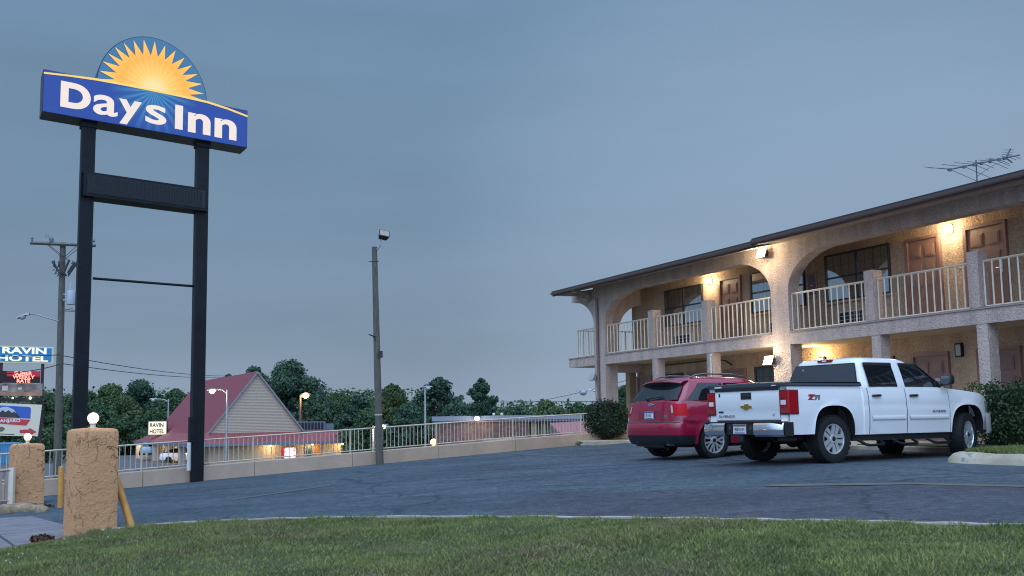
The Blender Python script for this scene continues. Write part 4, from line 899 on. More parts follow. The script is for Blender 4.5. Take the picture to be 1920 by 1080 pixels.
b = MB(); b.box(-.1, 7.1, -.26, .26, -.1, 1.15, Matrix.Rotation(BA, 4, 'Z')); b.build('dark_core', MATS['bush_core'], hg)  # solid near-black block inside the hedge, behind the leaves
# ================================================================== VEHICLES
def superarch(xc, zc, rx, rz, n, x):
    u = abs(x - xc) / rx
    return zc + rz * max(0.0, 1 - u ** n) ** (1 / n) if u < 1 else None
def side_stations(x0, x1, arches, step=.07):
    xs = set()
    n = int((x1 - x0) / step)
    for i in range(n + 1): xs.add(round(x0 + (x1 - x0) * i / n, 5))
    for (xc, zc, rx, rz, nn) in arches:
        xs = {x for x in xs if abs(x - xc) > rx + .01 or x in (x0, x1)}
        for i in range(29): xs.add(round(xc - rx * math.cos(math.pi * i / 28), 5))
        xs.add(round(xc - rx - .03, 5)); xs.add(round(xc + rx + .03, 5))
    return sorted(x for x in xs if x0 - 1e-6 <= x <= x1 + 1e-6)
def body_side(b, xs, zbf, ztf, wf, arches, side, rows=16, lip=.16):
    """one body side as an ordered sheet: bottom edge follows the wheel arches, plus an inward return"""
    G = []; m0 = len(b.m)
    for x in xs:
        zb = zbf(x)
        for (xc, zc, rx, rz, nn) in arches:
            z_ = superarch(xc, zc, rx, rz, nn, x)
            if z_ is not None: zb = max(zb, z_)
        zt = ztf(x)
        r = [(x, side * (wf(x, zb) - lip), zb + .004)] if lip else []
        for k in range(rows + 1):
            t_ = k / rows; t_ = t_ * .75 + .25 * t_ * t_ * (3 - 2 * t_); z = zb + (zt - zb) * t_; r.append((x, side * wf(x, z), z))
        G.append(r)
    b.grid(G)
    if lip:
        for i in range(m0, len(b.m), rows + 1): b.m[i] = 1
def rings_shell(b, levels, n=64, p=7.0, cap=True):
    """levels: (z, xr, xf, w) -> stacked rounded plan outlines"""
    G = []
    for (z, xr, xf, w_) in levels:
        cx, a = (xr + xf) / 2, (xf - xr) / 2; r = []
        for k in range(n):
            th = 2 * math.pi * (k + .5) / n; c, s = math.cos(th), math.sin(th)
            q = (abs(c) ** p + abs(s) ** p) ** (1 / p); r.append((cx + a * c / q, w_ * s / q, z))
        G.append(r)
    b.grid(G, True)
    if cap: b.f.append(tuple(range(len(b.v) - n, len(b.v)))); b.m.append(b.cur)
def interp(tab, z):
    if z <= tab[0][0]: return tab[0][1:]
    for a, c in zip(tab[:-1], tab[1:]):
        if z <= c[0]:
            t_ = (z - a[0]) / (c[0] - a[0]); return tuple(p + (q - p) * t_ for p, q in zip(a[1:], c[1:]))
    return tab[-1][1:]
def wheel(parent, x, y, r, wd, rim_r, side, steer=0, spokes=5, tread=28, rimmat=None, style='double'):
    """side -1: outer face towards -y"""
    wo = empty('wheel', (x, y, r), steer); wo.parent = parent
    hw = wd / 2; prof = [(rim_r * .96, -hw * .80), (rim_r * 1.02, -hw * .92), (rim_r + (r - rim_r) * .45, -hw * 1.0), (r * .955, -hw * .92), (r * .992, -hw * .72), (r, -hw * .4), (r, hw * .4), (r * .992, hw * .72), (r * .955, hw * .92), (rim_r + (r - rim_r) * .45, hw), (rim_r * 1.02, hw * .92), (rim_r * .96, hw * .80)]
    b = MB(); b.lathe(prof, 48, axis='y', cap=False)
    for k in range(tread):
        a = 2 * math.pi * k / tread
        for (u0, u1, o_) in ((-.98, -.45, 0), (-.36, .36, .5), (.45, .98, 0)):
            aa = a + o_ * 2 * math.pi / tread; T = Matrix.Rotation(-aa, 4, 'Y')
            b.box(-.030 * r / .4, .030 * r / .4, u0 * hw, u1 * hw, r * .965, r * 1.012 if abs(u0 + u1) < .1 else r * 1.003, T)
    b.build('tyre', RUB, wo, smooth=30)
    s = side; b = MB()
    yo = s * hw * .82
    b.lathe([(rim_r, s * hw * .60), (rim_r, yo * 1.06), (rim_r * .93, yo * 1.06), (rim_r * .90, yo * .86), (rim_r * .88, s * hw * -.2), (rim_r, s * hw * -.2)], 40, axis='y', cap=False)
    for k in range(spokes):
        T = Matrix.Rotation(2 * math.pi * (k + .25) / spokes, 4, 'Y')
        if style == 'double':
            for dx in (-.036, .036):
                q = rim_r / .25
                pts = [((dx - .027) * q, yo * .94, .04), ((dx + .027) * q, yo * .94, .04), ((dx * 1.35 + .036) * q, yo * 1.0, rim_r * .93), ((dx * 1.35 - .036) * q, yo * 1.0, rim_r * .93)]
                vs = pts + [(p[0], p[1] - s * .03, p[2]) for p in pts]; mid = [((p[0] + (dx) * q) / 2 * 1.0, p[1] + s * .010, p[2]) for p in pts]
                b.add([tuple(T @ Vector(v)) for v in vs], [(0, 1, 2, 3), (7, 6, 5, 4), (0, 4, 5, 1), (1, 5, 6, 2), (2, 6, 7, 3), (3, 7, 4, 0)])
        else:
            q = rim_r / .25
            for dx in (-.026, .026):
                pts = [((dx - .013) * q, yo * .92, .04), ((dx + .013) * q, yo * .92, .04), ((dx * 2.0 + .018) * q, yo * 1.0, rim_r * .93), ((dx * 2.0 - .018) * q, yo * 1.0, rim_r * .93)]
                vs = pts + [(p[0], p[1] - s * .03, p[2]) for p in pts]
                b.add([tuple(T @ Vector(v)) for v in vs], [(0, 1, 2, 3), (7, 6, 5, 4), (0, 4, 5, 1), (1, 5, 6, 2), (2, 6, 7, 3), (3, 7, 4, 0)])
    b.lathe([(rim_r * .30, yo * .6), (rim_r * .28, yo * 1.0), (rim_r * .2, yo * 1.03), (rim_r * .02, yo * 1.03)], 24, axis='y')
    b.build('rim', rimmat or RIM, wo, smooth=35)
    b = MB(); b.lathe([(rim_r * .9, yo * .35), (.01, yo * .35)], 24, axis='y'); b.lathe([(rim_r * .17, yo * 1.02), (rim_r * .15, yo * 1.09), (.004, yo * 1.09)], 20, axis='y'); b.build('hub', BLACK, wo)
    return wo
def plate(parent, org, wd, hgt, txt, top, bot):
    x, y, z = org; b = MB(); b.box(x - .012, x, y - wd / 2 - .012, y + wd / 2 + .012, z - hgt / 2 - .012, z + hgt / 2 + .012); fr = b.build('licence_plate', M('plate_frame', (.12, .12, .13), .4), parent)
    b = MB(); b.box(x - .016, x - .0125, y - wd / 2, y + wd / 2, z - hgt / 2, z + hgt / 2); b.build('plate_face', M('plate_white', (.62, .63, .66), .5), fr)
    b = MB(); b.box(x - .018, x - .0163, y - wd / 2 + .004, y + wd / 2 - .004, z + hgt * .30, z + hgt * .48); b.build('plate_band', top, fr)
    b = MB(); b.box(x - .018, x - .0163, y - wd / 2 + .03, y + wd / 2 - .03, z - hgt * .46, z - hgt * .36); b.build('plate_band', bot, fr)
    text('plate_text', txt, hgt * .62, M('plate_ink', (.01, .015, .06), .6), fr, (x - .0175, y + wd * .455, z - hgt * .24), 'back', sx=wd * .88 / (len(txt) * hgt * .62 * .66), bold=.0, ext=.0012)

MATS_UB = M('under_body', (.008, .008, .009), .8)
# ------------------------------------------------------------------ white crew-cab pickup
TA = math.atan2(.527, .85); RA = Vector((5.03, 20.02, 0)); RA.z = zl(5.3, 19.6) + .005
tk = thing('pickup_truck', RA, 'white crew-cab pickup truck with black bed cover, parked nose to the hedge', 'pickup truck', TA)
WB = 3.645; ARC = [(0, .41, .50, .575, 3.0), (WB, .41, .50, .57, 2.8)]
def twf(x, z):
    w_ = 1.0 - .055 * max(0, (z - .92) / .40) ** 2 - .035 * max(0, (.85 - z) / .4) ** 1.5
    w_ -= .012 * math.exp(-((z - .99) / .035) ** 2) * (1 if x > .75 and x < 3.2 else .4)      # shoulder crease
    if x > 3.8: w_ -= .20 * ((x - 3.8) / .72) ** 2.2
    for (xc, zc, rx, rz, nn) in ARC:
        d = math.hypot((x - xc) / rx, (z - zc) / rz); w_ += .020 * math.exp(-((d - 1.02) / .10) ** 2)
    if .71 < x < .77: w_ -= .03 * (1 - abs(x - .74) / .03)
    return w_
def tzt(x):
    if x < .74: return 1.315
    if x < 3.05: return 1.295
    return 1.285 - .075 * ((x - 3.05) / .9) ** 1.3 - (.12 * ((x - 3.95) / .57) ** 2 if x > 3.95 else 0)
def tzb(x): return .50 if x < -.4 else (.47 if x < 3.2 else .50)
xs = side_stations(-1.085, 4.50, ARC)
xs = sorted(set(xs + [.71, .725, .74, .755, .77]))
b = MB()
for s in (-1, 1): body_side(b, xs, tzb, tzt, twf, ARC, s)
# bonnet, bed rails, nose
hx = [x for x in xs if x >= 3.0]
b.grid([[(x, twf(x, tzt(x)) * k, tzt(x) + .055 * (1 - abs(k) ** 3.0)) for k in [-1, -.97, -.9, -.75, -.5, -.2, .2, .5, .75, .9, .97, 1]] for x in hx])
xn = 4.50; b.grid([[(xn + .10 * (1 - abs(k) ** 2.5) * (1 - .2 * t_), twf(xn, .5 + (tzt(xn) - .5) * t_) * k, .5 + (tzt(xn) + .05 * (1 - abs(k) ** 3) - .5) * t_) for k in [-1, -.9, -.7, -.35, 0, .35, .7, .9, 1]] for t_ in (0, .3, .6, .85, 1)])
for s in (-1, 1): b.box(-1.085, .72, s * .80, s * .958, 1.22, 1.3155)
b.box(-1.085, -1.0, -.96, -.80, .55, 1.31); b.box(-1.085, -1.0, .80, .96, .55, 1.31)
body = b.build('body', [WHITEC, MATS_UB], tk, smooth=40)
# cab
LV = [(1.24, .765, 3.36, .925), (1.30, .772, 3.30, .925), (1.36, .785, 3.14, .912), (1.5, .825, 2.86, .868), (1.65, .87, 2.56, .815), (1.76, .905, 2.34, .772), (1.80, .925, 2.24, .748), (1.835, .965, 2.13, .70), (1.86, 1.05, 1.98, .60), (1.875, 1.25, 1.75, .40)]
b = MB(); rings_shell(b, LV, 72, 9.0); b.build('cab', WHITEC, tk, smooth=45)
def cabw(z): return interp(LV, z)[2]
def cabside(name, xl, xr, z0, z1, off, mat, par, nz=10, nxx=8, side=-1, **tg):
    G = []
    for i in range(nz + 1):
        z = z0 + (z1 - z0) * i / nz; a, c = xl(z), xr(z); G.append([(a + (c - a) * k / nxx, side * (cabw(z) + off), z) for k in range(nxx + 1)])
    b = MB(); b.grid(G); return b.build(name, mat, par, smooth=60)
apil = lambda z: 3.02 - (z - 1.31) * 1.32
# doors (each with handle, window, weather visor) on both sides
SEAM = M('panel_gap', (.20, .205, .21), .8)
for s in (-1, 1):
    for nm, x0, x1, wl, wr in [('door', .90, 1.885, lambda z: 1.00 + .03 * (z - 1.3), lambda z: 1.765), ('door', 1.905, 3.10, lambda z: 1.965, lambda z: min(2.92, apil(z)))]:
        b = MB(); xsd = [x0 + (x1 - x0) * i / 14 for i in range(15)]
        def zlow(x, a=x0): return .475 + (.14 * max(0, (1.06 - x) / .16) ** 1.5 if a < 1 else 0)
        b.grid([[(x, s * (twf(x, z) + .0055), z) for z in [zlow(x) + (1.287 - zlow(x)) * k / 18 for k in range(19)]] for x in xsd]); d = b.build(nm, WHITEC, tk, smooth=40)
        for xx in (x0 - .008, x1 + .008): b = MB(); b.grid([[(xx - .009, s * (twf(xx, z) + .003), z) for z in [.475 + .81 * k / 12 for k in range(13)]], [(xx + .009, s * (twf(xx, z) + .003), z) for z in [.475 + .81 * k / 12 for k in range(13)]]]); b.build('door_gap', SEAM, d)
        b = MB(); xa, xb = x0 + .05, x1 - .05; b.grid([[(xa + (xb - xa) * i / 8, s * (twf(xa, z) + q), z) for z, q in [(.715, .006), (.722, .022), (.74, .027), (.77, .027), (.785, .022), (.792, .006)]] for i in range(9)]); b.build('side_moulding', WHITEC, d, smooth=50)
        hx_ = x0 + .20 if x0 < 1 else x0 + .20
        b = MB(); b.tube([(hx_ - .11, s * (twf(hx_, 1.15) + .012), 1.15), (hx_ - .08, s * (twf(hx_, 1.15) + .036), 1.153), (hx_ + .08, s * (twf(hx_, 1.15) + .036), 1.157), (hx_ + .11, s * (twf(hx_, 1.15) + .012), 1.157)], .021, 8); b.build('handle', BLACK, d, smooth=50)
        win = cabside('window', wl, wr, 1.315, 1.735, .004, DARKGL, d, side=s)
        G = [(1.70, .006), (1.735, .020), (1.755, .020), (1.762, .004)]
        b = MB(); b.grid([[(wl(z) + (wr(min(z, 1.735)) - wl(z)) * i / 8, s * (cabw(z) + q), z) for z, q in G] for i in range(9)]); b.build('visor', BLACK, win, smooth=50)
        if x0 > 1.5:
            G2 = []
            for i in range(11):
                z = 1.315 + .42 * i / 10; G2.append([(min(2.92, apil(z)) - .005, s * (cabw(z) + .004), z), (min(2.92, apil(z)) - .02, s * (cabw(z) + .018), z), (min(2.92, apil(z)) + .03, s * (cabw(z) + .006), z)])
            b = MB(); b.grid(G2); b.build('window_trim', BLACK, d)
    # mirror
    b = MB(); rings = []
    my = s * 1.10
    for t_, k_ in [(-.03, .82), (-.02, .98), (.04, 1.0), (.09, .86), (.12, .5)]:
        rings.append([(2.93 + t_, my + .125 * k_ * (abs(math.cos(a)) ** .6) * (1 if math.cos(a) > 0 else -1), 1.44 + .10 * k_ * (abs(math.sin(a)) ** .6) * (1 if math.sin(a) > 0 else -1)) for a in [2 * math.pi * i / 20 for i in range(20)]])
    b.grid(rings, True); b.f += [tuple(range(len(b.v) - 20, len(b.v)))]; b.m += [0]; b.tube([(2.97, s * 1.0, 1.38), (2.95, s * .915, 1.33)], .03, 8); b.prism([(2.80, 1.315), (3.0, 1.315), (2.86, 1.44)], s * .925, s * .90)
    mi = b.build('wing_mirror', BLACK, tk, smooth=50)
    b = MB(); b.prism([(my + .10 * (abs(math.cos(a)) ** .6) * (1 if math.cos(a) > 0 else -1), 1.44 + .08 * (abs(math.sin(a)) ** .6) * (1 if math.sin(a) > 0 else -1)) for a in [2 * math.pi * i / 20 for i in range(20)]], 2.889, 2.902, 'yz'); b.build('mirror_glass', M('mirror_glass', (.5, .58, .62), .03, 1), mi)
# rear window and high brake lamp
G = []
for i in range(9):
    z = 1.345 + .39 * i / 8; xr, xf, w_ = interp(LV, z); G.append([(xr - .006, (w_ - .085) * k, z) for k in (-1, -.6, -.2, .2, .6, 1)])
b = MB(); b.grid(G); rw = b.build('rear_window', M('rear_tint', (.025, .036, .045), .28, spec=.7), tk, smooth=60)
b = MB()
G2 = []
for i in range(9):
    z = 1.325 + .43 * i / 8; xr, xf, w_ = interp(LV, z); G2.append([(xr - .003, (w_ - .062) * k, z) for k in (-1, -.5, 0, .5, 1)])
b.grid(G2); b.build('window_seal', BLACK, rw)
b = MB(); b.lathe([(.034, 0), (.002, 0)], 14, (interp(LV, 1.66)[0] - .009, .50, 1.66), 'x'); b.build('round_sticker', M('sticker', (.5, .35, .4), .5, var=.6, vscale=60), rw)
b = MB(); b.box(.895, .95, -.17, .17, 1.795, 1.838); hb = b.build('brake_lamp', TAILR, tk, bevel=.012); b = MB(); b.box(.888, .8945, -.05, .05, 1.80, 1.83); b.build('cargo_lens', TAILW, hb)
# tailgate
b = MB(); rows = []
prof_ = [(.745, -1.07), (.76, -1.085), (.82, -1.094), (.93, -1.097), (.945, -1.104), (1.20, -1.108), (1.26, -1.104), (1.29, -1.112), (1.305, -1.10), (1.308, -1.05)]
b.grid([[(x, y, z) for y in (-.792, -.788, -.5, 0, .5, .788, .792)] for z, x in prof_]); b.box(-1.06, -1.0, -.79, .79, .75, 1.30)
tg_ = b.build('tailgate', WHITEC, tk, smooth=30)
b = MB(); b.box(-1.118, -1.10, -.13, .13, 1.115, 1.235); th_ = b.build('handle_recess', BLACK, tg_, bevel=.012); b = MB(); b.box(-1.126, -1.117, -.10, .10, 1.165, 1.205); b.build('handle', M('handle_black', (.03, .03, .034), .3), th_, bevel=.006)
b = MB(); ep = [(-.125, -.022), (-.045, -.022), (-.06, -.048), (.03, -.048), (.05, -.022), (.14, -.022), (.125, .022), (.045, .022), (.06, .048), (-.03, .048), (-.05, .022), (-.14, .022)]
b.prism([(-y, .985 + z) for y, z in ep], -1.125, -1.104, 'yz'); b.build('emblem', M('gold_emblem', (.55, .33, .06), .25, .9), tg_, bevel=.004)
text('lettering', 'SILVERADO', .060, M('badge_grey', (.22, .23, .25), .3, .6), tg_, (-1.100, .72, .805), 'back', sx=1.15, bold=.0, space=1.2); b = MB(); b.box(-1.106, -1.098, .60, .72, .885, .915); b.build('badge', BLACK, tg_); text('lettering', 'LT', .045, SILV, tg_, (-1.1, -.62, .83), 'back', sx=1.1, bold=.002)
b = MB(); b.box(-1.113, -1.1125, .66, .70, 1.17, 1.23); b.build('lock', BLACK, tg_)
b = MB(); b.box(-1.075, -1.0, -.80, .80, .71, .742); b.build('tailgate_gap', BLACK, tk)
# tail lamps, wrapped round both corners
for s in (-1, 1):
    pl_ = [(-1.112, s * .80), (-1.118, s * .90)] + [(-1.118 + .025 - .025 * math.cos(R(a)), s * (1.014 - .03 + .03 * math.sin(R(a)))) for a in range(0, 91, 15)] + [(-.98, s * 1.012), (-.89, s * 1.012), (-.89, s * .95), (-1.05, s * .80)]
    b = MB(); b.prism(pl_, .855, 1.245, 'xy'); tl = b.build('tail_lamp', TAILR, tk, bevel=.012); b = MB(); b.prism([(x + .006, y * .9975) for x, y in pl_[:-3]] + [(-.875, s * 1.0095), (-.875, s * .95), (-1.05, s * .79)], .842, 1.258, 'xy'); b.build('lamp_seal', BLACK, tl)
    b = MB(); b.box(-1.126, -1.11, .84 if s > 0 else -.955, .955 if s > 0 else -.84, 1.005, 1.085); b.build('reverse_lens', TAILW, tl, bevel=.006)
    b = MB(); b.box(-1.1235, -1.1185, -1.0 if s < 0 else .81, -.81 if s < 0 else 1.0, .865, .955); b.build('lower_lens', M('dark_red_lens', (.20, .006, .012), .1, coat=.6), tl)
    b = MB(); b.box(-1.1235, -1.1185, -.925 if s < 0 else .81, -.81 if s < 0 else .925, .952, .958); b.box(-1.1235, -1.1185, -.925 if s < 0 else .81, -.81 if s < 0 else .925, 1.112, 1.118); b.build('lens_rib', M('dark_red_rib', (.06, .004, .006), .3), tl)
# black roll-up bed cover
b = MB(); b.grid([[(-1.12 + .012 * abs(y), y, 1.318), (-1.125 + .012 * abs(y), y, 1.34), (-1.11, y, 1.372 + .02 * (1 - (y / .95) ** 2)), (-.9, y, 1.392 + .025 * (1 - (y / .95) ** 2)), (-.2, y, 1.395 + .025 * (1 - (y / .95) ** 2)), (.70, y, 1.40 + .025 * (1 - (y / .95) ** 2)), (.745, y, 1.38)] for y in (-.972, -.95, -.8, -.4, 0, .4, .8, .95, .972)])
for s in (-1, 1): b.grid([[(x, s * .972, 1.318), (x, s * .975, 1.345), (x, s * .95, 1.382)] for x in (-1.115, -.5, .1, .745)])
cv = b.build('bed_cover', M('cover_vinyl', (.035, .045, .058), .5, bump=.05, bscale=40), tk, smooth=35)
b = MB(); b.box(-1.1285, -1.124, .60, .78, 1.330, 1.352); b.build('cover_tag', WHT, cv); b = MB(); b.box(-1.1285, -1.124, -.74, -.64, 1.332, 1.346); b.build('cover_tag', WHT, cv)
b = MB(); b.box(-1.118, -1.104, -.79, .79, 1.262, 1.318); b.build('cover_seal', BLACK, tk)
# rear bumper
b = MB()
def bump(y0, y1, zt, zb, bulge=.0, n=8):
    G = []
    for i in range(n + 1):
        y = y0 + (y1 - y0) * i / n; xo = -1.31 + .10 * max(0, (abs(y) - .70) / .30) ** 2
        G.append([(-1.09, y, zt - .005), (xo + .02, y, zt), (xo, y, zt - .02), (xo - .012, y, (zt + zb) / 2), (xo + .004, y, zb + .03), (xo + .05, y, zb), (-1.10, y, zb + .02)])
    b.grid(G)
bump(-.98, -.36, .705, .47); b.build('bumper', CHROME, tk, smooth=40); b = MB(); bump(.36, .98, .705, .47); bp2 = b.build('bumper', CHROME, tk, smooth=40)
b = MB(); b.box(-1.275, -1.09, -.355, .355, .50, .70); b.box(-1.29, -1.09, -.96, .96, .7062, .728)
for s in (-1, 1): b.box(-1.20, -1.0, s * .981 - .018, s * .981 + .018, .475, .715)
b.build('bumper_pad', BLACK, bp2, bevel=.01)
for yy in (.25, -.26): b = MB(); b.lathe([(.034, -1.284), (.032, -1.2755)], 14, (0, yy, .62), 'x'); b.build('tow_socket', M('socket', (.05, .05, .055), .3), bp2)
plate(tk, (-1.279, 0, .60), .31, .155, 'M087ANM', M('plate_red', (.30, .03, .05), .5), M('plate_blue', (.05, .07, .25), .5))
b = MB(); b.box(-1.24, -.9, -.05, .05, .40, .48); b.box(-1.27, -1.23, -.06, .06, .385, .49); b.build('tow_hitch', BLACK, tk)
b = MB(); b.tube([(-.6, -.62, .42), (-1.0, -.64, .43), (-1.13, -.68, .43)], .045, 12, False); b.build('exhaust_pipe', M('dull_exhaust', (.10, .09, .085), .5, .6), tk)
# under-body, rocker, steps
b = MB(); b.box(-1.05, -.45, -.80, .80, .52, .80); b.box(-.52, .52, -.62, .62, .40, 1.2); b.box(.5, 3.15, -.93, .93, .36, .50); b.box(3.1, 4.2, -.62, .62, .40, 1.1); b.tube([(0, -.8, .41), (0, .8, .41)], .07, 10); b.sph((0, 0, .41), .16, 8); b.tube([(3.645, -.8, .41), (3.645, .8, .41)], .06, 8)
b.box(.49, .50, -.975, .975, .45, .6); b.box(-.49 + .02, .49, -.985, -.60, .985, .995); b.box(-.47, .49, .60, .985, .985, .995); b.box(3.2, 4.1, -.97, -.6, .985, .995); b.build('chassis', M('under_body', (.008, .008, .009), .8), tk)
for x0 in (.72, 1.62, 2.55):
    b = MB(); y_ = -.90; b.tube([(x0 - .12, y_, .40), (x0, y_ - .12, .30), (x0 + .06, y_ - .16, .285), (x0 + .42, y_ - .16, .285), (x0 + .47, y_ - .13, .30), (x0 + .47, y_, .38)], .026, 8); b.build('step_bar', BLACKP, tk, smooth=60)
b = MB(); b.box(4.42, 4.62, -.76, .76, .48, .76); fbp = b.build('front_bumper', CHROME, tk, bevel=.05)
b = MB()
for s in (-1, 1): b.grid([[(4.20, s * .95, .42), (4.20, s * .985, .48), (4.20, s * .985, .80)], [(4.42, s * .90, .42), (4.42, s * .935, .48), (4.42, s * .93, .82)], [(4.58, s * .78, .44), (4.60, s * .80, .50), (4.59, s * .78, .80)]])
b.build('bumper_corner', WHITEC, fbp, smooth=50)
for s in (-1, 1):
    b = MB(); b.grid([[(x, s * (twf(x, z) + .004), z) for z in (.84, .92, 1.0, 1.04)] for x in (4.28, 4.36, 4.44, 4.5)]); b.build('headlamp', M('head_lens', (.35, .38, .4), .1, coat=.7), tk)
text('decal', 'Z', .135, M('decal_red', (.40, .02, .03), .4), body, (-.62, -(twf(-.4, 1.12) + .004), 1.075), 'front', sx=1.35, bold=.012, ext=.001, shear=.2); text('decal', '71', .115, M('decal_grey', (.16, .17, .19), .4), body, (-.475, -(twf(-.4, 1.12) + .004), 1.078), 'front', sx=1.25, bold=.012, ext=.001, shear=.2)
text('lettering', 'SILVERADO', .062, M('letter_grey', (.10, .105, .12), .3, .8), tk, (2.60, -(twf(2.9, .86) + .010), .84), 'front', sx=1.05, bold=.0, ext=.003, space=1.2)
for x_, y_, s_, st_ in [(0, -.83, -1, 0), (0, .83, 1, 0), (WB, -.84, -1, R(16)), (WB, .84, 1, R(16))]: wheel(tk, x_, y_, .41, .29, .262, s_, st_)

# ------------------------------------------------------------------ red crossover
SA_ = Vector((3.64, 23.55, 0)); SA_.z = zl(3.7, 23.4) + .005
sv = thing('crossover_car', SA_, 'metallic red crossover car with roof rails, parked beside the white truck', 'car', math.atan2(.50, .866))
SWB = 2.82; SARC = [(0, .37, .43, .42, 2.2), (SWB, .37, .43, .42, 2.2)]
def swf(x, z):
    w_ = .955 - .10 * max(0, (z - .80) / .35) ** 1.8 - .06 * max(0, (.62 - z) / .35) ** 1.6 + .012 * math.exp(-((z - .80) / .05) ** 2)
    if x > 2.9: w_ -= .25 * ((x - 2.9) / .95) ** 2
    if x < -.45: w_ -= 0
    for (xc, zc, rx, rz, nn) in SARC:
        d = math.hypot((x - xc) / rx, (z - zc) / rz); w_ += .022 * math.exp(-((d - 1.03) / .10) ** 2)
    return w_
def szt(x): return 1.17 - .035 * (x + .4) / 2.6 if x < 2.3 else 1.13 - .16 * ((x - 2.3) / 1.5) ** 1.6
def szb(x): return .30
def xtail(z):           # longitudinal profile of the tail on the centre line
    return interp([(.28, -.86), (.36, -.92), (.50, -.965), (.66, -.985), (.72, -.965), (.76, -.925), (.95, -.915), (1.12, -.895), (1.17, -.885)], z)[0]
sxs = side_stations(-.50, 3.80, SARC)
b = MB()
for s in (-1, 1): body_side(b, sxs, szb, szt, swf, SARC, s, rows=14, lip=.14)
def tailpt(t_, z, s, push=0.0):
    """t 0 at the side (x=-.5), 1 on the centre line"""
    a = t_ * math.pi / 2; p_ = 2 / 5.2; w_ = swf(-.5, z) + push; dx = (-.5 - xtail(z)) + push
    return (-.5 - dx * abs(math.sin(a)) ** p_, s * w_ * abs(math.cos(a)) ** p_, z)
TT = [0, .02, .05, .09, .14, .2, .27, .35, .43, .5, .57, .65, .73, .8, .86, .91, .95, .98, 1]
ZZ = [.30, .36, .43, .50, .58, .64, .68, .70, .72, .74, .76, .80, .87, .95, 1.03, 1.10, 1.15, 1.17]
for s in (-1, 1): b.grid([[tailpt(t_, z, s) for t_ in TT] for z in ZZ])
hx = [x for x in sxs if x > 2.2]
b.grid([[(x, swf(x, szt(x)) * k, szt(x) + .05 * (1 - abs(k) ** 3)) for k in (-1, -.9, -.6, -.2, .2, .6, .9, 1)] for x in hx])
b.grid([[(3.80 + .10 * (1 - abs(k) ** 2.2), swf(3.8, z) * k, z + .05 * (1 - abs(k) ** 3) * (z - .3) / .7) for k in (-1, -.8, -.4, 0, .4, .8, 1)] for z in (.3, .5, .7, .85, szt(3.8))])
sbody = b.build('body', [REDC, MATS_UB], sv, smooth=38)
SLV = [(1.10, -.865, 2.62, .865), (1.18, -.855, 2.50, .862), (1.26, -.795, 2.28, .842), (1.36, -.715, 2.02, .810), (1.46, -.635, 1.78, .772), (1.55, -.565, 1.56, .732), (1.61, -.52, 1.40, .70), (1.65, -.46, 1.26, .655), (1.675, -.34, 1.1, .58), (1.692, -.1, .85, .42)]
b = MB(); rings_shell(b, SLV, 72, 5.5); scab = b.build('cabin', REDC, sv, smooth=45)
def sring(z, th, off):
    xr, xf, w_ = interp(SLV, z); cx, a = (xr + xf) / 2, (xf - xr) / 2; c, s = math.cos(th), math.sin(th); q = (abs(c) ** 5.5 + abs(s) ** 5.5) ** (1 / 5.5)
    return (cx + (a + off) * c / q, (w_ + off) * s / q, z)
# rear glass follows the tail
G = []
for i in range(9):
    z = 1.205 + .335 * i / 8; hwid = .40 + .0 * i
    xr, xf, w_ = interp(SLV, z); yy = w_ * (.93 - .06 * (z - 1.2)); G.append([(sring(z, math.pi - math.atan2(k * .92 * (1), 1.62 * 1.0) if False else math.pi, .006)[0] + .10 * max(0, abs(k) - .78) ** 1.5 * 3, yy * k * .97, z) for k in (-1, -.92, -.8, -.5, -.2, .2, .5, .8, .92, 1)])
b = MB(); b.grid(G); srw = b.build('rear_window', DARKGL, sv, smooth=60)
b = MB(); b.tube([(-.868, .18, 1.235), (-.852, -.02, 1.255), (-.83, -.32, 1.275)], .014, 6); b.lathe([(.05, -.86), (.03, -.885)], 12, (0, .16, 1.235), 'x'); b.build('wiper', BLACK, srw)
b = MB(); b.grid([[(-.40, y, 1.655 - .05 * (abs(y) / .7) ** 3), (-.60 + .06 * (abs(y) / .66) ** 3, y, 1.625 - .05 * (abs(y) / .7) ** 3), (-.705 + .11 * (abs(y) / .66) ** 3, y, 1.598 - .05 * (abs(y) / .7) ** 3), (-.71 + .11 * (abs(y) / .66) ** 3, y, 1.582 - .05 * (abs(y) / .7) ** 3)] for y in (-.66, -.6, -.4, -.15, .15, .4, .6, .66)]); sp_ = b.build('spoiler', REDC, sv, smooth=50)
b = MB(); b.grid([[(-.708 + .11 * (abs(y) / .66) ** 3, y, 1.584 - .05 * (abs(y) / .7) ** 3), (-.62 + .05 * (abs(y) / .66) ** 3, y, 1.50 - .045 * (abs(y) / .7) ** 3), (-.56, y, 1.51)] for y in (-.65, -.6, -.4, -.15, .15, .4, .6, .65)]); b.build('spoiler_underside', BLACK, sp_)  # black underside band of the spoiler
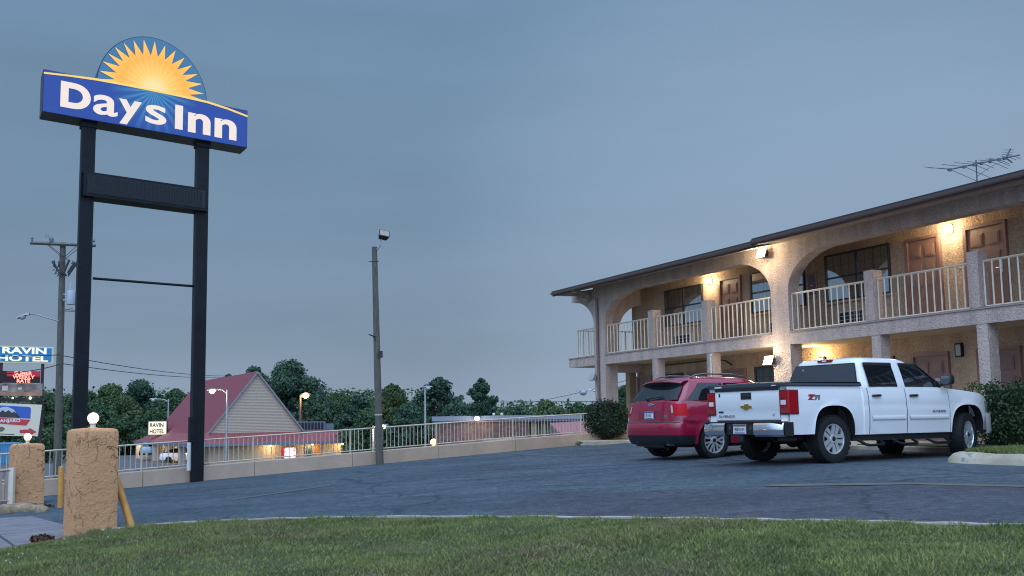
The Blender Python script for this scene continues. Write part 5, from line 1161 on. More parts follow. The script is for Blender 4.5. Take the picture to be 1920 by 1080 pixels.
for s in (-1, 1):
    G = []
    for i in range(9):
        z = 1.19 + .36 * i / 8; x0 = -.60 + (z - 1.19) * 1.05; x1 = .38; G.append([(x0 + (x1 - x0) * k / 8, s * (interp(SLV, z)[2] + .006 - (.02 * max(0, (-.2 - (x0 + (x1 - x0) * k / 8)) / .4) ** 2 * 4)), z) for k in range(9)])
    b = MB(); b.grid(G); b.build('rear_quarter_window', DARKGL, sv, smooth=60)
    for nm, x0, x1 in [('door', .12, 1.12), ('door', 1.14, 2.22)]:
        b = MB()
        def sz0(x): 
            z_ = superarch(0, .37, .50, .49, 2.2, x); return max(.34, z_ or 0)
        b.grid([[(x, s * (swf(x, z) + .005), z) for z in [sz0(x) + (1.135 - sz0(x)) * k / 12 for k in range(13)]] for x in [x0 + (x1 - x0) * i / 10 for i in range(11)]]); d = b.build(nm, REDC, sv, smooth=40)
        xl_ = max(x0 + .06, .44); G = []
        for i in range(8):
            z = 1.19 + .36 * i / 7; xr_ = min(x1 - .05, 2.16 - (z - 1.19) * 1.75); G.append([(xl_ + (xr_ - xl_) * k / 6, s * (interp(SLV, z)[2] + .006), z) for k in range(7)])
        b = MB(); b.grid(G); b.build('window', DARKGL, d, smooth=60)
        b = MB(); b.tube([(x0 + .12, s * (swf(x0, .98) + .03), .985), (x0 + .30, s * (swf(x0, .98) + .03), .99)], .016, 8); b.build('handle', REDC, d)
    b = MB(); b.tube([(-.30, s * .60, 1.665), (-.20, s * .60, 1.715), (.1, s * .61, 1.745), (.8, s * .61, 1.735), (1.15, s * .60, 1.69), (1.22, s * .60, 1.655)], .018, 8); b.build('roof_rail', M('rail_grey', (.18, .18, .19), .3, .7), sv, smooth=60)
    # tail lamp wraps the corner
    tt = [.06, .09, .14, .2, .27, .35, .43, .5, .57, .64]
    b = MB(); b.grid([[tailpt(t_, z, s, .009) for t_ in tt] for z in (.885, .92, .97, 1.03, 1.08, 1.125)]); tl = b.build('tail_lamp', M('bright_red_lens', (.46, .005, .014), .35, spec=.15), sv, smooth=60)
    tt2 = [.645, .67, .69, .71]
    b = MB(); b.grid([[tailpt(t_, z, s, .010) for t_ in tt2] for z in (.94, .97, 1.03, 1.07, 1.09)]); b.build('reverse_lens', M('dim_lens', (.42, .38, .41), .2, coat=.4), tl, smooth=60)
    b = MB(); b.tube([(-.75, s * .52, .30), (-.93, s * .52, .315)], .04, 10, False); b.build('exhaust_tip', CHROME, sv)
    b = MB(); b.sph((1.95, s * 1.0, 1.17), .09, 8, .8); b.tube([(1.97, s * .9, 1.12), (1.95, s * 1.0, 1.15)], .025, 6); b.build('wing_mirror', REDC, sv, smooth=60)
b = MB()
for s in (-1, 1): b.grid([[tailpt(t_, z, s, .006) for t_ in TT] for z in (.298, .36, .43, .485)])
b.build('lower_bumper', BLACK, sv, smooth=40)
b = MB()
for s in (-1, 1): b.grid([[tailpt(t_, z, s, .004) for t_ in TT[7:]] for z in (.735, .745, .752)])
b.build('hatch_gap', BLACK, sv)
b = MB(); b.grid([[(xtail(z) - .004, y, z) for y in (-.42, -.40, 0, .40, .42)] for z in (.80, .82, .97, .99)]); b.build('plate_recess', M('deep_red_paint', (.20, .008, .03), .3, coat=.6), sv, smooth=40)
plate(sv, (-.925, .02, .895), .30, .15, 'CR1 45K', M('plate_blue', (.05, .07, .25), .5), M('plate_blue', (.05, .07, .25), .5))
b = MB(); b.prism([(.075 * math.cos(2 * math.pi * i / 24), 1.115 + .032 * math.sin(2 * math.pi * i / 24)) for i in range(24)], -.915, -.890, 'yz'); em = b.build('emblem', CHROME, sv)
b = MB(); b.prism([(.064 * math.cos(2 * math.pi * i / 24), 1.115 + .025 * math.sin(2 * math.pi * i / 24)) for i in range(24)], -.918, -.9155, 'yz'); b.build('emblem_field', M('emblem_blue', (.12, .16, .35), .3), em)
text('lettering', 'SEL', .05, CHROME, sv, (-.922, -.46, .86), 'back', sx=1.2, bold=.003); text('lettering', 'AWD', .032, CHROME, sv, (-.922, -.46, .82), 'back', sx=1.2, bold=.003)
b = MB(); b.box(-.70, 3.6, -.80, .80, .24, .42); b.box(-.42, .42, -.70, .70, .3, .85); b.box(2.4, 3.2, -.70, .70, .3, .85); b.tube([(-.8, -.35, .28), (-.8, .35, .28)], .07, 8); b.build('chassis', MATS['under_body'], sv)
for x_, y_, s_ in [(0, -.82, -1), (0, .82, 1), (SWB, -.82, -1), (SWB, .82, 1)]: wheel(sv, x_, y_, .37, .25, .265, s_, 0, 7, 36, None, 'thin')
# ================================================================== NEIGHBOURING MOTEL WITH THE STEEP RED ROOF
GA = R(28); GO = Vector((-25.6, 110, -2.65)); gb = thing('gabled_motel', GO, 'neighbouring tan motel with a steep red metal roof, below the railing', 'motel', GA)
GU = Vector((math.cos(GA), math.sin(GA), 0)); GV = Vector((-math.sin(GA), math.cos(GA), 0))
def GW(u, v, z): return GO + GU * u + GV * v + Vector((0, 0, z))
def ribbed(name, rgb, axis='X', scale=3.2):
    m = bpy.data.materials.new(name); m.use_nodes = True; nt = m.node_tree; bs = nt.nodes['Principled BSDF']; A = nt.nodes.new; K = nt.links.new
    t = A('ShaderNodeTexCoord'); wv = A('ShaderNodeTexWave'); wv.wave_type = 'BANDS'; wv.bands_direction = axis; wv.inputs['Scale'].default_value = scale; wv.inputs['Distortion'].default_value = 0; K(t.outputs['Object'], wv.inputs['Vector'])
    r = A('ShaderNodeValToRGB'); r.color_ramp.elements[0].position = .0; r.color_ramp.elements[0].color = (*[c * .85 for c in rgb], 1); r.color_ramp.elements[1].position = .35; r.color_ramp.elements[1].color = (*rgb, 1); K(wv.outputs[0], r.inputs[0]); K(r.outputs[0], bs.inputs['Base Color']); bs.inputs['Roughness'].default_value = .55
    bp = A('ShaderNodeBump'); bp.inputs['Strength'].default_value = .5; bp.inputs['Distance'].default_value = .05; K(wv.outputs[0], bp.inputs['Height']); K(bp.outputs[0], bs.inputs['Normal']); return m
REDR = ribbed('red_metal_roof', (.22, .040, .052), 'Y', .55); REDS = ribbed('red_skirt_roof', (.26, .06, .065), 'X', .55); SIDING = ribbed('tan_siding', (.44, .35, .265), 'Z', 2.1)
ZB, ZT, ZE = 3.05, 9.08, 2.42       # skirt top, apex, eave
b = MB(); b.add([(-4.85, 0, ZB), (4.85, 0, ZB), (0, 0, ZT)], [(0, 1, 2)]); b.build('gable_wall', SIDING, gb)
for s in (-1, 1):
    b = MB(); b.add([(s * 4.95, -.22, ZB - .1), (s * 4.95, 27, ZB - .1), (0, 27, ZT + .03), (0, -.22, ZT + .03), (s * 4.95, -.22, ZB - .28), (s * 4.95, 27, ZB - .28), (0, 27, ZT - .15), (0, -.22, ZT - .15)], [(0, 1, 2, 3), (7, 6, 5, 4), (0, 4, 5, 1), (2, 6, 7, 3), (1, 5, 6, 2)]); rf = b.build('roof', REDR, gb)
    b = MB(); b.add([(s * 4.97, -.25, ZB - .12), (0, -.25, ZT + .05), (0, -.25, ZT - .2), (s * 4.97, -.25, ZB - .36), (s * 4.97, -.2, ZB - .12), (0, -.2, ZT + .05), (0, -.2, ZT - .2), (s * 4.97, -.2, ZB - .36)], [(0, 1, 2, 3), (4, 7, 6, 5), (0, 4, 5, 1), (3, 2, 6, 7)]); b.build('bargeboard', M('grey_trim', (.22, .21, .24), .5), rf)
b = MB(); b.box(-4.85, 4.85, .05, 26.9, ZE, ZB); b.box(4.85, 11.6, 1.0, 20, ZE, ZB); b.build('upper_base', SIDING, gb)
UL, UR, VF = -7.0, 12.9, -1.7
# skirt roof: front, left side, right hip
b = MB(); b.add([(UL, VF, ZE - .35), (UR, VF, ZE - .35), (10.9, .3, ZB + .1), (-4.9, -.05, ZB)], [(0, 1, 2, 3)]); b.add([(UR, VF, ZE - .35), (UR, 20, ZE - .35), (10.9, 20, ZB + .1), (10.9, .3, ZB + .1)], [(0, 1, 2, 3)])
b.add([(UL, VF, ZE - .35), (-4.9, -.05, ZB), (-4.9, 27, ZB), (UL, 29, ZE - .35)], [(0, 1, 2, 3)]); b.build('skirt_roof', REDS, gb)
b = MB(); b.box(UL - .05, UR + .05, VF - .06, VF, ZE - .62, ZE - .33); b.box(UL - .06, UL, VF, 29, ZE - .62, ZE - .33); b.box(UR, UR + .06, VF, 20, ZE - .62, ZE - .33); b.build('fascia', M('blue_grey_fascia', (.16, .17, .22), .5), gb)
b = MB(); b.box(UL + .05, UR - .05, VF + .02, 20, ZE - .5, ZE - .46); b.box(UL + .05, -4, 20, 28.5, ZE - .5, ZE - .46); b.build('soffit', SOFF, gb)
b = MB(); b.box(-4.7, 11.9, -.6, 20, -1, ZE - .5); b.box(-4.7, 4.6, 20, 27, -1, ZE - .5); b.build('wall', M('cream_wall', (.50, .40, .26), .85, var=.08, vscale=.5), gb)
ORG = M('orange_door_paint', (.48, .19, .03), .5)
for u0, mat, nm in [(-.2 + 5.5, M('teal_door', (.02, .06, .08), .4), 'door'), (7.0 - 9.9 + 8.9, ORG, 'door')]:
    b = MB(); b.box(u0 - .45, u0 + .45, -.66, -.601, -.2, 1.75); d = b.build('door', mat, gb, bevel=.02); b = MB(); b.box(u0 - .55, u0 - .455, -.68, -.601, -.2, 1.85); b.box(u0 + .455, u0 + .55, -.68, -.601, -.2, 1.85); b.build('door_frame', M('grey_trim', (.22, .21, .24), .5), d)
b = MB(); b.box(8.6, 10.0, -.66, -.601, .55, 1.7); wn = b.build('window', DKMET, gb, bevel=.02)
b = MB()
for i in range(3): b.box(8.68 + .44 * i, 9.04 + .44 * i, -.675, -.661, .62, 1.63)
b.build('pane', DARKGL, wn)
for k, v in enumerate((3.5, 9, 15.5, 22)):
    b = MB(); b.box(-4.76, -4.701, v - .5, v + .5, -.3, 1.8); b.build('door', ORG if k % 2 else M('amber_glow_door', (.5, .25, .06), .3, emit=(1, .5, .12), estr=.5), gb)  # every other porch door has an orange glow put into its colour
for v in (3.2, 10, 17, 24, 28.4):
    b = MB(); b.box(UL + .15, UL + .75, v - .3, v + .3, -1.2, ZE - .5); b.build('column', M('cream_column', (.5, .45, .40), .8), gb, bevel=.02)
b = MB(); b.box(UL - 1.2, -4.7, -1.0, 29, -1.3, -.35); b.build('porch_floor', M('porch_concrete', (.33, .31, .29), .9, var=.1), gb)
def eavebulb(u, v, label, pw):
    t = thing('eave_lamp', GW(u, v, ZE - .52), label, 'lamp', GA, 'small lit lamps under the eave of the red-roofed motel')
    b = MB(); b.lathe([(.10, .04), (.14, 0)], 12); b.build('base', SILV, t); b = MB(); b.sph((0, 0, -.09), .135, 8); b.build('bulb', glow('eave_bulb', (1, .86, .55), 9), t)
    light('bulb_light', (0, -.1, -.35), pw, (1, .68, .28), .15, t)
eavebulb(1.1, -1.25, 'lit eave lamp over the blank tan wall, just right of the black sign post', 60)
eavebulb(5.35, -1.25, 'lit eave lamp right of the lit vending machine', 60); eavebulb(8.5, -1.25, 'lit eave lamp near the orange door of the red-roofed motel', 60); eavebulb(11.6, -1.25, 'lit eave lamp at the low end of the red-roofed motel', 50)
eavebulb(-6.0, 7.0, 'lit porch lamp closest to the black sign post on its left side', 60); eavebulb(-6.0, 12.0, 'second lit porch lamp left of the black sign post', 60); eavebulb(-6.0, 22.5, 'third lit porch lamp, near the white porch columns', 60); eavebulb(-6.0, 27.5, 'lit porch lamp at the far corner of the red-roofed porch', 80)
vm = thing('vending_machine', GW(2.95, -1.15, -.45), 'lit red and white vending machine against the wall of the red-roofed motel', 'vending machine', GA)
b = MB(); b.box(-.62, .62, -.45, .45, 0, 2.0); b.build('case', M('vending_red', (.4, .02, .02), .4), vm, bevel=.03)
m = bpy.data.materials.new('vending_front'); m.use_nodes = True; nt = m.node_tree; bs = nt.nodes['Principled BSDF']; t_ = nt.nodes.new('ShaderNodeTexCoord'); n_ = nt.nodes.new('ShaderNodeTexNoise'); n_.inputs['Scale'].default_value = 5.5; nt.links.new(t_.outputs['Object'], n_.inputs['Vector']); r_ = nt.nodes.new('ShaderNodeValToRGB'); r_.color_ramp.elements[0].position = .45; r_.color_ramp.elements[0].color = (.85, .16, .08, 1); r_.color_ramp.elements[1].position = .52; r_.color_ramp.elements[1].color = (1, .86, .8, 1); nt.links.new(n_.outputs[0], r_.inputs[0]); nt.links.new(r_.outputs[0], bs.inputs['Emission Color']); bs.inputs['Emission Strength'].default_value = 1.3
b = MB(); b.box(-.56, .56, -.47, -.455, .1, 1.95); b.build('lit_front', m, vm)
rs_ = thing('roof_sign', GW(-5.9, 20.2, ZB - .25), 'small lit box sign reading motel on the red roof slope', 'sign', R(10))
b = MB(); b.box(-1.05, 1.05, -.1, .75, .0, 1.6); b.build('cabinet', M('sign_grey', (.10, .10, .11), .5), rs_, bevel=.03); b = MB(); b.box(-.96, .96, -.115, -.101, .08, 1.52); b.build('lit_face', M('sign_lit_cream', (.5, .45, .35), .5, emit=(.92, .78, .52), estr=.9), rs_)
DKL = M('sign_brown_letter', (.10, .07, .03), .6); text('lettering', 'RAVIN', .62, DKL, rs_, (-.85, -.12, .92), 'front', sx=.85, bold=.02); text('lettering', 'HOTEL', .62, DKL, rs_, (-.85, -.12, .22), 'front', sx=.80, bold=.02)
b = MB(); b.tube([(-.9, .4, .1), (-.9, .4, -.8)], .05, 6); b.tube([(.9, .4, .1), (.9, .4, -.5)], .05, 6); b.build('leg', STEEL, rs_)
ac = thing('rooftop_unit', GW(7.6, 6, ZB + .05), 'grey boxy rooftop air unit on the flat roof beside the steep gable', 'air unit', GA)
b = MB(); b.box(-1.9, 1.2, -.9, .9, 0, .95); b.build('case', M('unit_grey', (.14, .16, .20), .5), ac, bevel=.05); b = MB(); b.box(1.25, 2.2, -.7, .7, 0, .7); b.build('duct', M('unit_grey', (.14, .16, .20), .5), ac, bevel=.05); b = MB()
for i in range(8): b.box(-1.8 + .36 * i, -1.55 + .36 * i, -.93, -.901, .12, .85)
b.build('grille', BLACK, ac)
b = MB(); b.box(4.85, 11.4, 1.0, 19.5, ZB + .0, ZB + .06); b.build('flat_roof', M('tar_roof', (.09, .09, .10), .9), gb)
# lower lot round the red-roofed motel
b = MB(); P = [Vector((-75, 84, 0)), Vector((-12, 84, 0)), Vector((-5, 122, 0)), Vector((-25, 175, 0)), Vector((-90, 165, 0))]
b.grid([[(-80 + 5 * i, 80 + 6 * j, terrain(-80 + 5 * i, 80 + 6 * j) + .03) for i in range(16)] for j in range(16)]); b.build('lower_lot', M('old_asphalt', (.10, .10, .105), .9, var=.2, vscale=.4), smooth=60, kind='structure')
def small_car(p, rz, mat, label, L_=4.5):
    t = thing('parked_car', p, label, 'car', rz); k = L_ / 4.5
    b = MB(); rings_shell(b, [(.25, -2.2 * k, 2.2 * k, .82), (.45, -2.25 * k, 2.25 * k, .88), (.75, -2.22 * k, 2.2 * k, .88), (.95, -2.15 * k, 2.0 * k, .84), (.99, -2.0 * k, 1.8 * k, .78)], 40, 6); b.build('body', mat, t, smooth=40)
    b = MB(); rings_shell(b, [(.98, -1.75 * k, 1.0 * k, .78), (1.2, -1.5 * k, .6 * k, .72), (1.42, -1.1 * k, .15 * k, .62), (1.46, -.9 * k, .0, .5)], 40, 6); c = b.build('cabin', DARKGL, t, smooth=40); b = MB(); rings_shell(b, [(1.42, -1.15 * k, .2 * k, .635), (1.475, -.95 * k, .0, .52)], 40, 5); b.build('roof', mat, c, smooth=40)
    for x in (-1.35 * k, 1.35 * k):
        for y in (-.8, .8): b = MB(); b.lathe([(.1, y - .1), (.32, y - .1), (.32, y + .1), (.1, y + .1)], 20, (x, 0, .32), 'y'); b.build('wheel', RUB, t)
    return t
q = at(280, 872, 125); small_car(Vector((q.x, q.y, terrain(q.x, q.y) + .6)), R(100), M('pale_blue_car_paint', (.30, .42, .52), .3, coat=.6), 'small pale blue car parked by the porch of the red-roofed motel')
q = at(346, 880, 116); small_car(Vector((q.x, q.y, terrain(q.x, q.y) + .05)), R(8), WHITEC, 'white car parked low behind the railing, left of the black sign post', 5.0)

# ================================================================== BROWN BRICK BUILDING BEHIND THE RAILING
bk = bpy.data.materials.new('brown_brick'); bk.use_nodes = True; nt = bk.node_tree; bs = nt.nodes['Principled BSDF']; t_ = nt.nodes.new('ShaderNodeTexCoord'); mp_ = nt.nodes.new('ShaderNodeMapping'); mp_.inputs['Rotation'].default_value = (R(90), 0, 0); nt.links.new(t_.outputs['Object'], mp_.inputs[0])
br = nt.nodes.new('ShaderNodeTexBrick'); br.inputs['Scale'].default_value = 1.6; br.inputs['Color1'].default_value = (.115, .055, .05, 1); br.inputs['Color2'].default_value = (.22, .125, .11, 1); br.inputs['Mortar'].default_value = (.12, .09, .085, 1); br.inputs['Mortar Size'].default_value = .03; br.inputs['Bias'].default_value = -.1; nt.links.new(mp_.outputs[0], br.inputs[0]); nt.links.new(br.outputs[0], bs.inputs['Base Color']); bs.inputs['Roughness'].default_value = .9
q0 = at(814, 781, 74); BKO = Vector((q0.x, q0.y, -2.4)); bb = thing('brick_building', BKO, 'long low brown brick building with a flat grey roof edge, behind the railing', 'building', R(4))
HB = q0.z + 2.4; LB = 10.0 * .985
b = MB(); b.box(0, 6.3, 0, 12, -1, HB - .32); b.build('wall', bk, bb)
b = MB(); b.box(-.15, LB + .1, -.25, 12.2, HB - .30, HB); b.box(-.1, LB, -.15, 12.1, HB - .42, HB - .302); b.build('roof_edge', M('grey_metal_edge', (.22, .24, .30), .5), bb)
b = MB(); b.box(6.305, LB - .05, .8, 12, -1, HB - .44); b.build('recessed_wall', M('pale_blue_wall', (.30, .31, .32), .8, var=.1), bb); b = MB(); b.box(6.5, 6.9, .2, .6, -1, HB - .44); b.box(7.3, 7.5, .2, .4, -1, HB - .44); b.build('post', M('ochre_post', (.35, .27, .15), .7), bb)
b = MB(); b.add([(7.7, -.6, HB - .55), (LB + 2.2, -.4, HB - .35), (LB + 3.8, -4.4, HB - 2.35), (9.2, -4.4, HB - 2.35), (7.7, -.6, HB - .7), (LB + 2.2, -.4, HB - .5), (LB + 3.8, -4.4, HB - 2.5), (9.2, -4.4, HB - 2.5)], [(0, 1, 2, 3), (7, 6, 5, 4), (0, 3, 7, 4), (1, 5, 6, 2), (3, 2, 6, 7)]); b.build('awning', ribbed('red_awning', (.34, .13, .14), 'X', .9), bb)
b = MB()
for x in (4.1, 4.65): b.sph((x, 2, HB + .10), .10, 6)
b.build('roof_vent', M('vent_white', (.6, .6, .62), .5), bb)
w1 = thing('wall_pack_lamp', BKO + Vector((2.87, -.10, HB - .18)), 'bright white lamp at the roof edge of the brick building', 'lamp', R(4))
b = MB(); b.box(-.22, .22, -.28, -.2, -.14, .14); b.build('housing', BLACK, w1); b = MB(); b.sph((0, -.36, 0), .17, 8, .8); b.build('lens', glow('white_lamp', (1, .95, .82), 16), w1); light('lamp_light', (0, -.8, -.5), 50, (1, .85, .6), .2, w1)
q = at(813, 829, 62); w2 = thing('sodium_lamp', q, 'bright orange lamp low behind the railing at the corner of the brick building', 'lamp')
b = MB(); b.tube([(0, .05, -3.2), (0, .05, .1)], .05, 8); b.build('post', STEEL, w2); b = MB(); b.sph((0, 0, 0), .19, 8); b.build('lens', glow('sodium_glow', (1, .40, .08), 4.5), w2); light('lamp_light', (0, -.4, 0), 25, (1, .42, .1), .2, w2)
# ================================================================== STREET LAMPS AND POLES BEYOND THE WALL
def lamp_pole(px, py_top, Y, headpx, headpy, lit, label, wood=False, r=.09, zb=None, hs=1.0, arm=True):
    top = at(px, py_top, Y); zb_ = terrain(top.x, top.y) if zb is None else zb
    t = thing('street_lamp', Vector((top.x, top.y, zb_)), label, 'street lamp'); h = top.z - zb_
    b = MB(); b.tube([(0, 0, -.3), (0, 0, h * .5), (0, 0, h)], r, 10, r2=r * .7); b.build('pole', WOOD if wood else STEEL, t, smooth=40)
    hp_ = at(headpx, headpy, Y) - Vector((top.x, top.y, zb_)); s = 1 if hp_.x > 0 else -1
    b = MB(); b.tube([(0, 0, h - .1 - r * 2), (hp_.x * .35, 0, hp_.z + .05), (hp_.x * .7, 0, hp_.z + .12), (hp_.x, 0, hp_.z + .06)], .045, 6); b.build('arm', STEEL, t)
    b = MB(); b.grid([[(hp_.x + s * a * hs, yy * k * hs, hp_.z + (.06 + .09 * math.sqrt(max(0, 1 - abs(k) ** 2))) * q_ * hs) for k in (-1, -.6, 0, .6, 1)] for a, yy, q_ in [(-.32, .06, .5), (-.15, .14, 1), (.15, .19, 1.1), (.38, .14, .9), (.46, .03, .5)]]); hd_ = b.build('lamp_head', M('lamp_grey', (.28, .29, .30), .5), t, smooth=50)
    lm = {None: M('lamp_glass_grey', (.36, .37, .38), .25), 'w': glow('lamp_warm', (1, .80, .52), 9), 'o': glow('lamp_orange', (1, .34, .06), 2.4)}[lit]
    b = MB(); b.sph((hp_.x + s * .10 * hs, -.05, hp_.z - .03), (.26 if lit == 'o' else .19) * hs, 8, .8); b.build('lens', lm, hd_, smooth=60)
    if lit: light('lamp_light', (hp_.x + s * .1, -.4, hp_.z - .4), 260 if lit == 'o' else 90, (1, .45, .1) if lit == 'o' else (1, .8, .5), .2, t)
    return t
lamp_pole(426, 731, 88, 401, 733, 'w', 'lit street lamp in front of the tan gable wall', r=.10, hs=1.2)
lamp_pole(316, 748, 140, 290, 750, None, 'unlit grey street lamp among trees left of the red roof', r=.12, hs=1.5)
lamp_pole(563, 741, 120, 571, 741, 'o', 'wooden pole with a glowing orange lamp behind the gable', True, r=.17, hs=1.5)
lamp_pole(797, 725, 64, 801, 727, None, 'thin grey pole with a small unlit lamp in front of the tall trees', r=.07, hs=.7)
lamp_pole(699, 798, 60, 717, 799, 'w', 'short pole with a lit globe lamp just behind the wooden floodlight pole', r=.06, hs=.7)
lamp_pole(1124, 727, 62, 1097, 735, None, 'unlit cobra-head street lamp reaching out beside the motel corner column', r=.09, hs=1.1)

# utility pole with transformer
up0 = at(118, 455, 48); UB = Vector((at(109, 850, 48).x, 48, terrain(up0.x, 48))); UBt = up0 - UB
up = thing('utility_pole', UB, 'tall wooden utility pole with crossarm, transformer and an unlit street light arm', 'utility pole')
b = MB(); b.tube([UBt * -.03, UBt * .3, UBt * .6, UBt], .19, 12, r2=.125); b.build('pole', WOOD, up, smooth=40)
def uq(px, py, Y=48): return at(px, py, Y) - UB
b = MB(); a0, a1 = uq(57, 455.5, 47.8), uq(179, 460.5, 47.8); d = a1 - a0; b.tube([a0, a1], .075, 4); ca = b.build('crossarm', M('grey_timber', (.11, .12, .10), .9, var=.2), up)
b = MB()
for px in (60, 94): q = uq(px, 454, 47.8); b.lathe([(.02, -.02), (.03, .08), (.07, .1), (.03, .15), (.07, .18), (.03, .22), (.005, .26)], 10, tuple(q))
b.lathe([(.08, 0), (.09, .12), (.04, .22)], 10, tuple(uq(97, 453, 47.8)))
for px in (86, 90): q = uq(px, 446, 47.8); b.tube([q, q + Vector((0, 0, .16))], .015, 5)
q = uq(176, 455, 47.8); b.lathe([(.02, 0), (.06, .08), (.02, .16)], 8, tuple(q)); b.build('insulator', M('insulator_grey', (.14, .15, .17), .4), ca)
b = MB()
for p_, q_ in [((90, 460), (117, 483)), ((93, 460), (119, 481)), ((142, 463), (122, 481)), ((149, 464), (124, 484))]: b.tube([uq(*p_, 47.8), uq(*q_, 47.85)], .014, 5)
b.build('brace', M('dark_bracket', (.06, .06, .06), .6), ca)
b = MB(); gg = random.Random(4)
for k in range(26):
    px, py = gg.choice([(gg.uniform(97, 113), gg.uniform(490, 515)), (gg.uniform(126, 147), gg.uniform(488, 520)), (gg.uniform(112, 124), gg.uniform(484, 516))]); q = uq(px, py, 47.7 + gg.uniform(-.2, .2)); q2 = q + Vector((gg.uniform(-.16, .2), 0, gg.uniform(-.28, .28))); b.tube([q, (q + q2) / 2 + Vector((.04, 0, .05)), q2], gg.choice([.016, .022, .04]), 5)
for p_, q_ in [((98, 490), (112, 512)), ((130, 487), (120, 510)), ((147, 488), (128, 516)), ((140, 492), (127, 512))]: b.tube([uq(*p_, 47.75), uq(*q_, 47.75)], .05, 6)
b.build('switch_gear', M('gear_dark', (.035, .04, .05), .5), up)
q = uq(133, 571, 47.75); b = MB(); b.lathe([(.02, 0), (.18, .0), (.19, .05), (.19, .56), (.17, .60), (.05, .63)], 20, tuple(q)); b.lathe([(.03, .62), (.05, .70), (.03, .78), (.05, .85), (.012, .95), (.012, 1.1)], 8, (q.x - .04, q.y, q.z)); b.tube([q + Vector((-.35, 0, .45)), q + Vector((-.15, 0, .45))], .03, 6); b.tube([q + Vector((-.35, 0, .2)), q + Vector((-.15, 0, .2))], .03, 6); b.build('transformer', M('transformer_grey', (.36, .40, .46), .5), up, smooth=40)
b = MB(); b.tube([q + Vector((.2, 0, .5)), q + Vector((.26, 0, .3)), q + Vector((.3, 0, -.3)), q + Vector((-.25, 0, -.2))], .012, 4); b.tube([q + Vector((.1, 0, -.15)), q + Vector((-.28, 0, -.28)), q + Vector((.3, 0, -.33))], .012, 4); b.build('cable', BLACK, up)
b = MB(); b.tube([uq(112, 603, 47.9), uq(85, 595, 47.6), uq(66, 589.5, 47.4), uq(54, 589, 47.2)], .028, 6); la = b.build('lamp_arm', STEEL, up)
hq = uq(43, 594, 47.1); b = MB(); b.grid([[(hq.x - a, hq.y + yy * k, hq.z + q_ + .1 * math.sqrt(max(0, 1 - k * k)) + .28 * (-a)) for k in (-1, -.6, 0, .6, 1)] for a, yy, q_ in [(-.28, .05, .0), (-.1, .13, .02), (.12, .15, .0), (.26, .05, -.02)]]); b.build('lamp_head', M('lamp_grey', (.28, .29, .30), .5), la, smooth=50); b = MB(); b.sph((hq.x - .02, hq.y, hq.z - .02), .14, 8, .75); b.build('lamp_lens', M('lamp_glass_grey', (.36, .37, .38), .25), la)
def wire(p, q, sag, r, label):
    b = MB(); pts = [p.lerp(q, i / 14) - Vector((0, 0, sag * 4 * (i / 14) * (1 - i / 14))) for i in range(15)]; o0 = Vector(pts[0]); b.tube([x - o0 for x in pts], r, 4); o = b.build('power_line', M('black_cable', (.02, .02, .022), .6), None, fix=False); o.location = o0; tag(o, label, 'cable', 'overhead cables')
wire(at(112, 665, 47.8), at(-20, 666, 40), .05, .018, 'overhead cable from the utility pole towards the blue motel sign, upper of two'); wire(at(112, 683, 47.8), at(-20, 702, 40), .1, .018, 'overhead cable sagging from the utility pole past the red display')
wire(at(118, 667, 48), at(420, 705, 90), .2, .018, 'upper overhead cable from the utility pole passing behind the black sign posts'); wire(at(118, 682, 48), at(420, 708, 90), .2, .018, 'lower overhead cable from the utility pole passing behind the black sign posts')
wire(at(880, 754, 120), at(1250, 752, 130), .0, .03, 'level overhead cable above the far trees beside the motel corner'); wire(at(935, 764, 120), at(1250, 690, 100), .4, .022, 'slanting overhead cable rising towards the motel corner column'); wire(at(600, 728, 130), at(760, 738, 120), .3, .035, 'overhead cable behind the wooden floodlight pole')
m_ = at(1069, 760, 300); mt = thing('radio_mast', Vector((m_.x, m_.y, -1)), 'very thin distant radio mast above the trees near the motel corner', 'mast'); b = MB(); b.tube([(0, 0, 0), (0, 0, at(1069, 735, 300).z + 1)], .10, 5, r2=.05); b.build('mast', STEEL, mt)

# ================================================================== BLUE MOTEL SIGN WITH DISPLAYS, FAR LEFT
CS = at(0, 683, 55); ca_ = R(40); cg = thing('roadside_sign', Vector((CS.x, CS.y, terrain(CS.x, CS.y))), 'roadside sign stack with blue motel board, red lit display and a white mountain board', 'sign', ca_); c0 = Vector((CS.x, CS.y, terrain(CS.x, CS.y)))
cu = Vector((math.cos(ca_), math.sin(ca_), 0)); cv_ = Vector((-math.sin(ca_), math.cos(ca_), 0))
def cz(px, py, off=0.0):
    d = ray(px, py); p0 = c0 + cv_ * off; t_ = (p0 - Vector((0, 0, EYE))).dot(cv_) / d.dot(cv_); q = Vector((0, 0, EYE)) + d * t_ - c0; return q.dot(cu), q.z
xr, z1 = cz(101, 651); _, z0 = cz(99, 682); xl = -1.55
b = MB(); b.box(xl, xr, 0, .35, z0, z1); cb = b.build('cabinet', M('cream_cabinet', (.42, .40, .30), .5, emit=(.5, .5, .36), estr=.35), cg, bevel=.02)
b = MB(); b.box(xl + .06, xr - .10, -.012, -.002, z0 + .07, z1 - .06); b.build('blue_face', M('motel_blue', (.01, .10, .25), .4, emit=(.012, .13, .30), estr=.75), cb)
LC = M('cream_letter', (.5, .48, .35), .5, emit=(.78, .76, .55), estr=.9)
